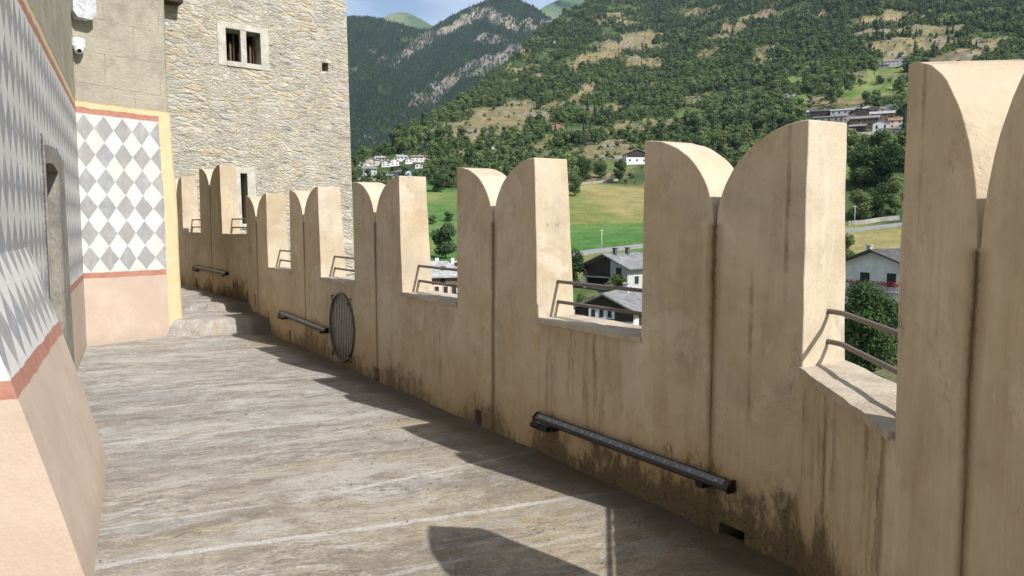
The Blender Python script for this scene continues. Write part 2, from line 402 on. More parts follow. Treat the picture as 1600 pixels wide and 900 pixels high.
# ------------------------------------------------------------------ LED wall-washer bars
m_bar = simple('bar_paint', (.055, .048, .043), .45, .3, .15, 10)
m_lens = simple('bar_glass', (.14, .152, .18), .25, .0, .1, 30); m_blk = simple('black_plastic', (.012, .012, .012), .4)
m_led = simple('led_lens', (.30, .30, .31), .2)
def lightbar(org, dv, s0, s1, z0, z1, label):
    nv = Vector((-dv.y, dv.x)); nv = nv if nv.x < 0 else -nv            # out from the wall over the walkway
    a = org+dv*s0; b = org+dv*s1; c = (a+b)/2
    root = tag(empty('light_bar', (c.x, c.y, 0)), label, 'light bar', 'slim light bars fixed low on the parapet')
    A = Vector((a.x-c.x, a.y-c.y, z0)); B = Vector((b.x-c.x, b.y-c.y, z1)); ux = Vector((nv.x, nv.y, 0)); uz = Vector((0, 0, 1))
    prof = [(.03, -.027), (.076, -.027), (.084, -.013), (.084, .001), (.052, .031), (.03, .027)]
    bevel(MB().prism(prof, A, B, ux, uz).build('housing', m_bar, root), .003)
    t = (B-A).normalized(); e0, e1 = A+t*.03, B-t*.03
    sl = (ux*.052+uz*.031-(ux*.084+uz*.001)); nrm = sl.cross(t).normalized(); nrm = nrm if nrm.z > 0 else -nrm
    m0 = ux*.084+uz*.001
    MB().prism([(.006, -.004), (sl.length-.006, -.004), (sl.length-.006, .003), (.006, .003)], e0+m0, e1+m0, sl.normalized(), nrm).build('lens_strip', m_lens, root)
    n = 18
    led = None
    for k in range(n):
        q = e0.lerp(e1, (k+.5)/n)+m0+sl*.42+nrm*.003
        if led is None:
            led = MB().tube([(0, 0, 0), nrm*.004], .0085, 12).build('led', m_led, root); led.location = q
        else:
            d = led.copy(); COL.objects.link(d); d.parent = root; d.location = q
    for P_, d_ in ((A, -t), (B, t)):
        bevel(MB().prism([(.024, -.033), (.08, -.033), (.089, -.016), (.089, .003), (.054, .036), (.024, .032)], P_, P_+d_*.012, ux, uz).build('end_cap', m_blk, root), .002)
    for k in (.12, .9):
        q = A.lerp(B, k)+ux*.03+uz*(-.05)
        MB().box((q.x, q.y, q.z), (.05, .06, .03), 0, math.atan2(dv.y, dv.x)).build('bracket', m_blk, root)
    q = B-t*.16+ux*.07-uz*.06
    MB().tube([q+t*.13, q-t*.0], .019, 10).build('cable_gland', m_blk, root, smooth=True, sharp=40)
    q = B+ux*.07-uz*.06
    MB().tube([q-t*.05, q+t*.04], .022, 10).build('cable_gland', m_blk, root, smooth=True, sharp=40)
    return root
lightbar(C1, dM, .36, 2.13, .30, .285, 'long dark bar light with a row of lenses, low on the nearest stretch of wall')
lightbar(C1, dM, 6.68, 8.66, .365, .385, 'dark bar light on the wall just beyond the round grille')
lightbar(E10, dF, .95, 2.9, .79, .82, 'farthest dark bar light, low on the raised wall past the steps')

# ------------------------------------------------------------------ round grille
m_iron = simple('wrought_iron', (.14, .122, .11), .55, .5, .2, 18)
def dark_glass():
    t = NT('glass_painted_reflections'); P = t.pos(); a = t.noise(P, 5, 4, .6); t.base(t.mix(a, (.34, .38, .45), (.58, .51, .40))); t.b.inputs['Roughness'].default_value = .18  # blue and tan mottling paints reflections into the pane colour
    t.b.inputs['Specular IOR Level'].default_value = .6; t.bump(t.noise(P, 9, 3), .02); return t.mat
m_dg = dark_glass()
gr = tag(empty('round_grille', (gc.x, gc.y, GZ)), 'round iron grille of upright bars set low in the parapet wall', 'window grille')
out = Vector((-nM.x, -nM.y, 0)); al = Vector((dM.x, dM.y, 0))
ring = [out*.014+al*(math.cos(a)*(GR+.012))+Vector((0, 0, math.sin(a)*(GR+.012))) for a in np.linspace(0, 2*math.pi, 49)]
MB().tube(ring, .013, 8, cap=False).build('rim', m_iron, gr, smooth=True)
for k in range(13):
    x = -GR+.055+k*(2*GR-.11)/12; h = math.sqrt(max(.001, (GR+.005)**2-x*x)); q = out*.012+al*x
    MB().tube([q-Vector((0, 0, h)), q+Vector((0, 0, h))], .0052, 8).build('bar', m_iron, gr, smooth=True)
for a in (50, 130, 230, 310):
    q = al*math.cos(R(a))+Vector((0, 0, math.sin(R(a))))
    MB().tube([out*.03+q*GR, out*.025+q*(GR+.075), q*(GR+.085)-out*.01], .009, 8).build('fixing_tab', m_iron, gr, smooth=True)
disc = [al*(math.cos(a)*GR*.998)+Vector((0, 0, math.sin(a)*GR*.998)) for a in np.linspace(0, 2*math.pi, 41)[:-1]]
MB().add([v-out*.006 for v in disc]+[v-out*.03 for v in disc], [tuple(range(40)), tuple(range(79, 39, -1))]+[(i, (i+1) % 40, 40+(i+1) % 40, 40+i) for i in range(40)]).build('pane', m_dg, gr)

# ================================================================== PAINTED CASTLE WALLS (left)
FL = Vector((-5.764, 10.214)); FR = Vector((-5.113, 11.163))
dL = Vector((.4435, -.8963)).normalized(); oL = Vector((-dL.y, dL.x)); oL = oL if oL.x > 0 else -oL
dR = (FR-FL).normalized(); oR = Vector((dR.y, -dR.x)); WR = (FR-FL).length
def painted(name, yellow_from=None):
    """Painted plaster in metres: u along the wall, v up."""
    t = NT(name); x, y, _ = t.sep(t.uv()); P = t.pos()
    a = t.noise(P, 2.2, 5, .6); b = t.noise(P, 9, 6, .65); f = t.noise(P, 55, 4, .7)
    lw = t.noise(P, 4.5, 3, .5, 0., True); lx, ly, lz = t.sep(lw); wx = t.add(x, t.add(t.mul(t.sub(b, .5), .014), t.mul(t.sub(lx, .5), .03))); wy = t.add(y, t.add(t.mul(t.sub(b, .5), .014), t.mul(t.sub(ly, .5), .036)))
    da = t.math('ABSOLUTE', t.sub(t.math('FRACT', t.add(t.math('DIVIDE', t.sub(wx, .1), .26), .5)), .5))
    db = t.math('ABSOLUTE', t.sub(t.math('FRACT', t.math('DIVIDE', t.sub(wy, 1.0), .353)), .5))
    g = t.ss(t.add(da, db), .506, .494)
    grey = t.mix(t.ss(b, .35, .7), (.27, .27, .272), (.34, .34, .34)); wh = t.mix(t.ss(a, .35, .7), (.54, .515, .475), (.61, .585, .545))
    ca = t.n('ShaderNodeTexWhiteNoise', noise_dimensions='3D'); t.put(ca.inputs['Vector'], t.vec(t.math('FLOOR', t.add(t.math('DIVIDE', t.sub(wx, .1), .26), .5)), t.math('FLOOR', t.math('DIVIDE', t.sub(wy, 1.0), .353)), 0.))
    grey = t.mix(t.mul(ca.outputs['Value'], .6), grey, (.31, .285, .25)); wash = t.noise(t.vmul(P, (1, 1, .5)), 5, 7, .75); grey = t.mix(t.ss(wash, .5, .7, 0, .6), grey, (.44, .425, .40)); grey = t.mix(t.ss(wash, .46, .34, 0, .5), grey, (.21, .21, .215))
    wh = t.mix(t.ss(wash, .48, .7, 0, .5), wh, (.49, .455, .41))
    flk = t.noise(P, 21, 5, .8); g = t.mul(g, t.ss(flk, .70, .66))
    c = t.mix(g, wh, grey)
    red = t.mix(t.ss(b, .35, .7), (.35, .165, .115), (.42, .215, .155))
    pea = t.mix(t.ss(a, .35, .7), (.45, .35, .27), (.50, .405, .315)); pw = t.noise(t.vmul(P, (1, 1, .6)), 3.2, 7, .72, .5); pea = t.mix(t.ss(pw, .5, .64, 0, .55), pea, (.47, .385, .31)); pea = t.mix(t.ss(pw, .44, .36, 0, .5), pea, (.53, .425, .335)); scr = t.noise(t.vec(t.mul(x, 26.), t.mul(t.add(y, t.mul(x, .8)), 3.), 4.), 1., 3, .6); pea = t.mix(t.ss(scr, .70, .74, 0, .5), pea, (.66, .55, .45))
    # lower part weathers to a dustier tone
    yel = t.mix(t.ss(b, .3, .7), (.56, .43, .24), (.62, .49, .30))
    tan = t.ramp(t.add(t.mul(a, .6), t.mul(b, .4)), [(.32, (.255, .22, .17)), (.5, (.36, .32, .25)), (.68, (.425, .38, .29))])
    br = t.n('ShaderNodeTexBrick'); t.put(br.inputs['Vector'], t.vec(t.add(x, t.mul(t.sub(a, .5), .12)), t.add(y, t.mul(t.sub(a, .5), .10)), 0.)); br.inputs['Scale'].default_value = 1
    br.inputs['Mortar Size'].default_value = .004; br.inputs['Brick Width'].default_value = .83; br.inputs['Row Height'].default_value = .44; br.inputs['Mortar Smooth'].default_value = .6
    pit = t.noise(t.vmul(P, (1, 1, 2.2)), 16, 6, .75)
    tan = t.mix(t.mul(t.ss(pit, .55, .68), .55), tan, (.24, .20, .14))
    tan = t.mix(t.mul(br.outputs['Fac'], t.ss(b, .42, .55)), tan, (.12, .095, .06))
    st = lambda lo: t.ss(wy, lo-.004, lo+.004)
    c = t.mix(st(.995), red, c); c = t.mix(st(.915), pea, c)
    c = t.mix(st(3.125), c, red); c = t.mix(st(3.205), c, yel)
    if yellow_from is not None: c = t.mix(t.ss(wx, yellow_from-.004, yellow_from+.004), c, yel)
    top = t.ss(t.add(y, t.mul(t.sub(a, .5), .1)), 3.265, 3.31)
    c = t.mix(top, c, tan)
    c = t.mix(t.mul(t.ss(f, .66, .72), .35), c, (.45, .40, .34))
    # dust splashed on the foot
    c = t.mix(t.ss(t.sub(t.mul(pw, .5), y), .05, .26, 0, .65), c, (.36, .30, .225))
    t.bump(t.add(t.mul(f, .25), t.add(t.mul(b, .5), t.mul(t.mul(pit, top), 1.4))), .014, .8)
    return t.base(c)
m_pl = painted('painted_plaster'); m_pr = painted('painted_plaster_yellow_edge', WR)
def stone_mat(name, c0, c1, sc_=4.):
    t = NT(name); P = t.pos(); a = t.noise(P, sc_, 6, .65); b = t.noise(t.vmul(P, (1, 1, .5)), sc_*9, 5, .7)
    t.base(t.mix(t.ss(t.add(t.mul(a, .6), t.mul(b, .4)), .38, .62), c0, c1)); t.bump(t.add(a, t.mul(b, .6)), .012); return t.mat
m_jamb = stone_mat('jamb_stone', (.17, .155, .13), (.29, .265, .225)); m_oak = simple('old_oak', (.05, .034, .022), .8)
castle = tag(empty('castle_house', (FL.x, FL.y, 0)), 'castle house wall painted with grey and white diamonds above a peach base', 'castle')
def cl(p2, z): return (p2.x-FL.x, p2.y-FL.y, z)
def wallquads(name, quads, org, dv, mat, flip=False):
    vs, fs, uv = [], [], []
    for (u0, u1, v0, v1) in quads:
        n = len(vs)
        for u, v in ((u0, v0), (u1, v0), (u1, v1), (u0, v1)): q = org+dv*u; vs.append(cl(q, v)); uv.append((u, v))
        fs.append((n+3, n+2, n+1, n) if flip else (n, n+1, n+2, n+3))
    return mesh(name, vs, fs, mat, castle, uv=uv)
D0, D1, DH = 3.3, 4.45, 2.17
wallquads('painted_wall', [(0, D0, -1, 9), (D0, D1, DH+.12, 9), (D1, 8.1, -1, 9)], FL, dL, m_pl, True)
turn = Vector((-.04, -1.)).normalized(); wallquads('painted_wall', [(0, 9, -1, 9)], FL+dL*8.1, turn, m_pl, True)
# door recess
mb = MB()
def rec(u, dep): q = FL+dL*u-oL*dep; return q
for u0, u1 in ((D0, D0-.22), (D1, D1+.22)):
    q = [rec(u0, .0), rec(u1, .0), rec(u1, .55), rec(u0, .55)]
    mb.hexa([cl(v, 0)[:2] for v in q], -.6, DH+.2)
q = [rec(D0, 0.002), rec(D1, 0.002), rec(D1, .55), rec(D0, .55)]; mb.hexa([cl(v, 0)[:2] for v in q], DH+.1, DH+.2)
# stone surround standing just proud of the plaster, arched head
w0, w1 = D0-.95, D1+.03
def pr(u, z, o=.012): q = FL+dL*u+oL*o; return cl(q, z)
arc_i = [(D0+(D1-D0)*k/10, DH-.03+.04*math.sin(math.pi*k/10)) for k in range(11)]
arc_o = [(w0+.3+(w1-w0-.3)*k/10, DH+.12+.05*math.sin(math.pi*k/10)) for k in range(11)]
n = 11
fr = [pr(u, z) for u, z in arc_o]+[pr(u, z) for u, z in arc_i]+[pr(u, z, -.003) for u, z in arc_o]+[pr(u, z, -.5) for u, z in arc_i]
fs = []
for k in range(10):
    fs += [(k, k+1, n+k+1, n+k), (k, 2*n+k, 2*n+k+1, k+1), (n+k, n+k+1, 3*n+k+1, 3*n+k)]
mb.add(fr, fs)
for (a_, b_, ta, tb) in ((w0, D0, w0+.3, D0), (D1, w1, D1, w1)):
    za = arc_o[0][1] if a_ == w0 else arc_i[-1][1]; zb = arc_i[0][1] if a_ == w0 else arc_o[-1][1]
    vs = [pr(a_, -.6), pr(b_, -.6), pr(tb, zb), pr(ta, za)]+[pr(a_, -.6, -.003), pr(b_, -.6, -.003), pr(tb, zb, -.003), pr(ta, za, -.003)]
    mb.add(vs, [(0, 1, 2, 3), (0, 3, 7, 4), (1, 5, 6, 2), (3, 2, 6, 7), (4, 5, 1, 0)])
dfr = mb.build('stone_doorway', m_jamb, castle)
mb = MB(); q = [rec(D0, .42), rec(D1, .42), rec(D1, .50), rec(D0, .50)]; mb.hexa([cl(v, 0)[:2] for v in q], -.6, DH+.1); mb.build('door', m_oak, dfr)
# facing wall with rounded, slightly swelling yellow corner
pts = [(0., FL)]; nseg = 5
for k in range(1, nseg+1): pts.append((WR*k/nseg, FL+dR*(WR*k/nseg)))
e = FL+dR*(WR+.13); pts.append((WR+.13, e)); rad = .1; cen = e-oR*rad
for k in range(1, 7):
    a = math.pi/2*k/6; pts.append((WR+.13+rad*a, cen+oR*(rad*math.cos(a))+dR*(rad*math.sin(a))))
lst = pts[-1]; pts.append((lst[0]+4.5, lst[1]-oR*4.5))
zz = [-1, 0, .3, .6, .9, 1.3, 1.7, 2.1, 2.5, 2.9, 3.24, 3.3, 4, 5, 7, 9]
vs, fs, uv = [], [], []
for z in zz:
    for u, q in pts:
        k = max(0, min(1, (u-WR+.2)/.3))
        bl = .09*(1-max(0, min(1, z/3.3)))+.025*math.exp(-((z-1.9)/.5)**2)
        if z >= 3.3: bl = -.03
        o = q+dR*(bl*k)
        vs.append(cl(o, z)); uv.append((u, z))
m_ = len(pts)
for j in range(len(zz)-1):
    for i in range(m_-1): fs.append((j*m_+i, j*m_+i+1, (j+1)*m_+i+1, (j+1)*m_+i))
mesh('painted_wall', vs, fs, m_pr, castle, uv=uv, sharp=40)
# battered buttress against the near wall
T0, T1, BO, BZ = 5.73, 7.95, .405, 1.5
vs, fs, uv = [], [], []
for u in np.linspace(T0, T1, 9):
    for k in range(13):
        z = -.6+(BZ+.6)*k/12; o = BO*(1-z/BZ)+.012*math.sin(max(z, 0)/BZ*math.pi)
        q = FL+dL*float(u)+oL*max(o, .001); vs.append(cl(q, z)); uv.append((float(u), z))
for i in range(8):
    for k in range(12): a = i*13+k; fs.append((a+13, a, a+1, a+14))
for base, uu in ((0, T0), (8*13, T1)):
    n0 = len(vs)
    for k in range(13):
        z = -.6+(BZ+.6)*k/12; q = FL+dL*uu-oL*.05; vs.append(cl(q, z)); uv.append((uu+(.5 if uu == T1 else -.5), z))
        z = -.6+(BZ+.6)*k/12; o = BO*(1-z/BZ)+.012*math.sin(max(z, 0)/BZ*math.pi)
        q = FL+dL*uu+oL*max(o, .001); vs.append(cl(q, z)); uv.append((uu+(max(o, 0) if uu == T1 else -max(o, 0)), z))
    for k in range(12): a = n0+2*k; fs.append((a, a+1, a+3, a+2) if uu == T1 else (a+1, a, a+2, a+3))
mesh('buttress', vs, fs, m_pl, castle, uv=uv, sharp=30)
# corner block at the foot of the step
# ------------------------------------------------------------------ fittings on the castle wall
m_white = simple('white_plastic', (.72, .72, .71), .35, 0, .04); m_lensb = simple('camera_lens', (.01, .01, .012), .1)
q = FL+dR*.02+oR*.06
cam_root = tag(empty('security_camera', (q.x+.02, q.y, 4.02)), 'white dome security camera high in the wall corner', 'security camera')
cx = Vector((oR.x, oR.y, 0)); 
MB().tube([(0, 0, .05), (0, 0, .02), (0, 0, -.005)], .085, 24).build('mount_plate', m_white, cam_root, smooth=True, sharp=40)
prof = [(.0, .075), (-.02, .085), (-.05, .085), (-.08, .07)]
vs = []; fs = []
for i, (z, r_) in enumerate(prof):
    for k in range(24): a = 2*math.pi*k/24; vs.append((r_*math.cos(a), r_*math.sin(a), z))
for i in range(3):
    for k in range(24): fs.append((i*24+k, i*24+(k+1) % 24, (i+1)*24+(k+1) % 24, (i+1)*24+k))
fs.append(tuple(range(72, 96))); MB().add(vs, fs).build('dome_housing', m_white, cam_root, smooth=True, sharp=60)
bm = bmesh.new(); bmesh.ops.create_uvsphere(bm, u_segments=20, v_segments=12, radius=.062); me = bpy.data.meshes.new('lens_ball'); bm.to_mesh(me); bm.free(); me.materials.append(m_white)
me.polygons.foreach_set('use_smooth', [True]*len(me.polygons)); ob = link(bpy.data.objects.new('lens_ball', me), cam_root); ob.location = (.01, -.01, -.085)
dd = Vector((.55, -.72, -.42)).normalized()
MB().tube([Vector((.01, -.01, -.085))+dd*.052, Vector((.01, -.01, -.085))+dd*.066], .026, 16).build('lens', m_lensb, cam_root)
MB().box((-.03, .04, -.02), (.09, .12, .05), 0, math.atan2(dR.y, dR.x)).build('wall_bracket', m_white, cam_root)
q = FL+dR*.12
m_speck = stone_mat('speckled_stone', (.34, .34, .35), (.68, .68, .70), 14)
fx = MB(); wv = .24
pf = [(-.17, .45), (-.17, -.02), (-.11, -.09), (.06, -.09), (.13, -.02), (.13, .45)]
fx.prism(pf, Vector((0, 0, 0)), Vector((oR.x*.16, oR.y*.16, 0)), (dR.x, dR.y, 0), (0, 0, 1))
o = bevel(fx.build('stone_bracket', m_speck), .008); o.location = (q.x, q.y, 4.42); tag(o, 'speckled grey stone block with cut lower corners high above the camera', 'stone block')

# ================================================================== STONE TOWER
TWR = Vector((-4.155, 20.0)); tL = Vector((-.772, -.636)).normalized(); tO = Vector((.636, -.772)).normalized()
def masonry():
    t = NT('rubble_masonry'); u, v, _ = t.sep(t.uv()); P = t.pos()
    wob = t.noise(P, 1.1, 4, .6, 0., True); sx, sy, sz = t.sep(wob)
    uu = t.add(u, t.mul(t.sub(sx, .5), .5)); vv = t.add(t.add(v, t.mul(t.sub(sy, .5), .30)), t.mul(u, -.10))
    co_ = t.vec(t.mul(uu, 2.6), t.mul(vv, 9.5), 0.)
    edge = t.voro(co_, 1., 'DISTANCE_TO_EDGE', 'Distance', .92); cid = t.voro(co_, 1., 'F1', 'Color', .92)
    co2 = t.vec(t.mul(uu, 7.), t.mul(vv, 17.), 4.); e2 = t.voro(co2, 1., 'DISTANCE_TO_EDGE', 'Distance', .95); cid2 = t.voro(co2, 1., 'F1', 'Color', .95)
    r_, g_, b_ = t.sep(cid); r2 = t.sep(cid2)[0]
    n1 = t.noise(P, 2., 5, .6); n2 = t.noise(t.vmul(P, (1, 1, 2.)), 14, 6, .7)
    sel = t.ss(t.noise(P, .9, 3), .46, .54)
    rr = t.mix(sel, r_, r2)
    st = t.ramp(t.sep(rr)[0], [(.0, (.36, .33, .285)), (.25, (.47, .42, .34)), (.45, (.43, .41, .375)), (.65, (.54, .49, .41)), (.82, (.46, .37, .24)), (1., (.60, .57, .51))])
    st = t.mix(t.mul(t.ss(n2, .4, .7), .45), st, (.30, .265, .21))
    mort = t.mix(t.ss(n1, .35, .7), (.54, .465, .34), (.59, .54, .45))
    em = t.n('ShaderNodeMix', data_type='FLOAT'); t.put(em.inputs[0], sel); t.put(em.inputs[2], edge); t.put(em.inputs[3], e2); ed = em.outputs[0]
    ed = t.add(ed, t.mul(t.sub(n2, .5), .09))
    smear = t.ss(t.noise(P, 1.7, 5, .6), .42, .62)                 # mortar smeared over the stones
    lim = t.add(.02, t.mul(smear, .10))
    fac = t.ss(t.sub(ed, lim), -.015, .03)
    c = t.mix(fac, mort, st)
    # open joints under stones
    deep = t.mul(t.ss(ed, .03, .0), t.mul(t.ss(t.noise(P, 5.5, 4, .6), .5, .6), .85)); c = t.mix(t.mul(deep, t.sub(1., t.mul(smear, .6))), c, (.06, .05, .04))
    dv_ = t.add(v, t.add(t.mul(u, -.10), t.mul(t.sub(sz, .5), .25)))
    dash = t.noise(t.vec(t.mul(u, 2.6), t.mul(dv_, 15.), 2.), 1., 4, .62)
    c = t.mix(t.mul(t.ss(dash, .62, .68), t.ss(n1, .35, .6, .35, .95)), c, (.13, .105, .08))
    bl = t.noise(t.vec(t.mul(u, 2.1), t.mul(dv_, 6.), 8.), 1., 5, .65, 0., True); b0, b1, b2 = t.sep(bl)
    c = t.mix(t.ss(b0, .56, .7, 0, .55), c, (.34, .265, .175)); c = t.mix(t.ss(b1, .58, .72, 0, .5), c, (.42, .415, .405)); c = t.mix(t.ss(b2, .58, .7, 0, .6), c, (.58, .55, .50))
    t.bump(t.add(t.add(t.mul(t.ss(ed, 0., .14), .45), t.add(t.mul(r_, .4), t.mul(t.ss(dash, .68, .56), .6))), t.mul(n2, 1.1)), .05, .85)
    return t.base(c)
m_mas = masonry()
m_frame = stone_mat('window_stone', (.36, .33, .28), (.52, .48, .42)); m_dark = simple('dark_interior', (.012, .01, .008), .95); m_wood = simple('shutter_wood', (.13, .085, .05), .8)
tower = tag(empty('stone_tower', (TWR.x, TWR.y, ZB)), 'tall square rubble stone tower behind the far end of the parapet', 'tower')
def tw(u, z, o=0.):                                     # tower face: u metres left of the right corner, slight batter
    k = (z-1.)*.010
    q = TWR+tL*(u+k)+tO*(o-k); return (q.x-TWR.x, q.y-TWR.y, z-ZB)
def tpx(px, py):                                        # photo pixel -> (u,z) on the tower face
    r_ = ray(px, py); k = (TWR.x*tO.x+TWR.y*tO.y)/(r_.x*tO.x+r_.y*tO.y); P_ = Vector((0, 0, EYE))+r_*k
    return (Vector((P_.x, P_.y))-TWR).dot(tL), P_.z
TW_W, TW_H = 10.5, 24.
holes = []
a = tpx(357, 46); b = tpx(412, 101); a2 = tpx(357, 93); b2 = tpx(411, 52)
wu0, wu1 = b[0], a[0]; wz0 = (tpx(384, 98)[1]); wz1 = tpx(384, 48)[1]
holes.append((wu0, wu1, wz0, wz1))
h2a = tpx(377, 271); h2b = tpx(389, 330); holes.append((h2b[0], h2a[0], h2b[1]-.3, h2a[1]))
h3a = tpx(507, 97); h3b = tpx(517, 112); holes.append((h3b[0], h3a[0], h3b[1], h3a[1]))
us = sorted({0, TW_W, *[round(x, 4) for h in holes for x in h[:2]]}); zs_ = sorted({ZB, TW_H, *[round(x, 4) for h in holes for x in h[2:]], *np.arange(-10, 24, 2.).tolist()})
vs, fs, uv = [], [], []
idx = {}
for i, u in enumerate(us):
    for j, z in enumerate(zs_): idx[i, j] = len(vs); vs.append(tw(u, z)); uv.append((u, z))
for i in range(len(us)-1):
    for j in range(len(zs_)-1):
        mu, mz = (us[i]+us[i+1])/2, (zs_[j]+zs_[j+1])/2
        if any(h[0] < mu < h[1] and h[2] < mz < h[3] for h in holes): continue
        fs.append((idx[i+1, j], idx[i, j], idx[i, j+1], idx[i+1, j+1]))
# reveals
for (u0, u1, z0, z1) in holes:
    u0, u1, z0, z1 = (round(x, 4) for x in (u0, u1, z0, z1)); n0 = len(vs)
    for o in (0, -.45):
        for u, z in ((u0, z0), (u1, z0), (u1, z1), (u0, z1)): vs.append(tw(u, z, o)); uv.append((u+o, z+o))
    for k in range(4): fs.append((n0+k, n0+(k+1) % 4, n0+4+(k+1) % 4, n0+4+k))
# other three sides and the roof
n0 = len(vs)
cs = [(0, 0), (TW_W, 0), (TW_W, -9.), (0, -9.)]
for z in (ZB, TW_H):
    for u, o in cs: vs.append(tw(u, z, o)); uv.append((u-o, z))
for k in (1, 2, 3): fs.append((n0+(k+1) % 4, n0+k, n0+4+k, n0+4+(k+1) % 4))
fs.append((n0+4, n0+5, n0+6, n0+7))
mesh('tower_wall', vs, fs, m_mas, tower, uv=uv)
def tbox(u0, u1, z0, z1, o0, o1, name, mat, parent=None):
    vs = [tw(u, z, o) for o in (o0, o1) for u, z in ((u0, z0), (u1, z0), (u1, z1), (u0, z1))]
    return MB().add(vs, [(0, 1, 2, 3), (7, 6, 5, 4), (0, 4, 5, 1), (1, 5, 6, 2), (2, 6, 7, 3), (3, 7, 4, 0)]).build(name, mat, parent or tower)
for (u0, u1, z0, z1) in holes: tbox(u0-.05, u1+.05, z0-.05, z1+.05, -.46, -.5, 'dark_room', m_dark)
def twin_window(u0, u1, z0, z1, mull=True):
    g = .2; o0, o1 = -.10, .02
    wf = tbox(u0-.02, u1+.02, z1, z1+.14, o0, o1, 'window', m_frame)
    bevel(wf, .01)
    kids = [tbox(u0-g, u0, z0-.12, z1+.138, o0, o1-.003, 'frame', m_frame, wf), tbox(u1, u1+g, z0-.12, z1+.138, o0, o1-.003, 'frame', m_frame, wf),
            tbox(u0-.001, u1+.001, z0-.12, z0, o0, o1+.012, 'sill', m_frame, wf)]
    if mull: kids.append(tbox((u0+u1)/2-.07, (u0+u1)/2+.07, z0, z1, o0, o1-.006, 'mullion', m_frame, wf))
    for k in kids: bevel(k, .012)
    for lo, hi in ((u0, (u0+u1)/2-.07), ((u0+u1)/2+.07, u1)) if mull else ((u0, u1),):
        wd = hi-lo
        tbox(lo+.02, lo+wd*.16, z0+.01, z1-.05, -.4, -.34, 'shutter', m_wood, wf); tbox(lo+wd*.34, lo+wd*.46, z0, z0+(z1-z0)*.7, -.34, -.3, 'shutter', m_wood, wf)
    return wf
twin_window(*holes[0]); twin_window(*holes[1], mull=False)
wq = tpx(263, 4)
bb = tag(tbox(wq[0]-.28, wq[0]+.2, wq[1]-.03, wq[1]+.22, -.3, .35, 'beam_end', m_oak), 'dark wooden beam end sticking out at the top left of the tower', 'beam')
bb.parent = None; bb.location = tower.location

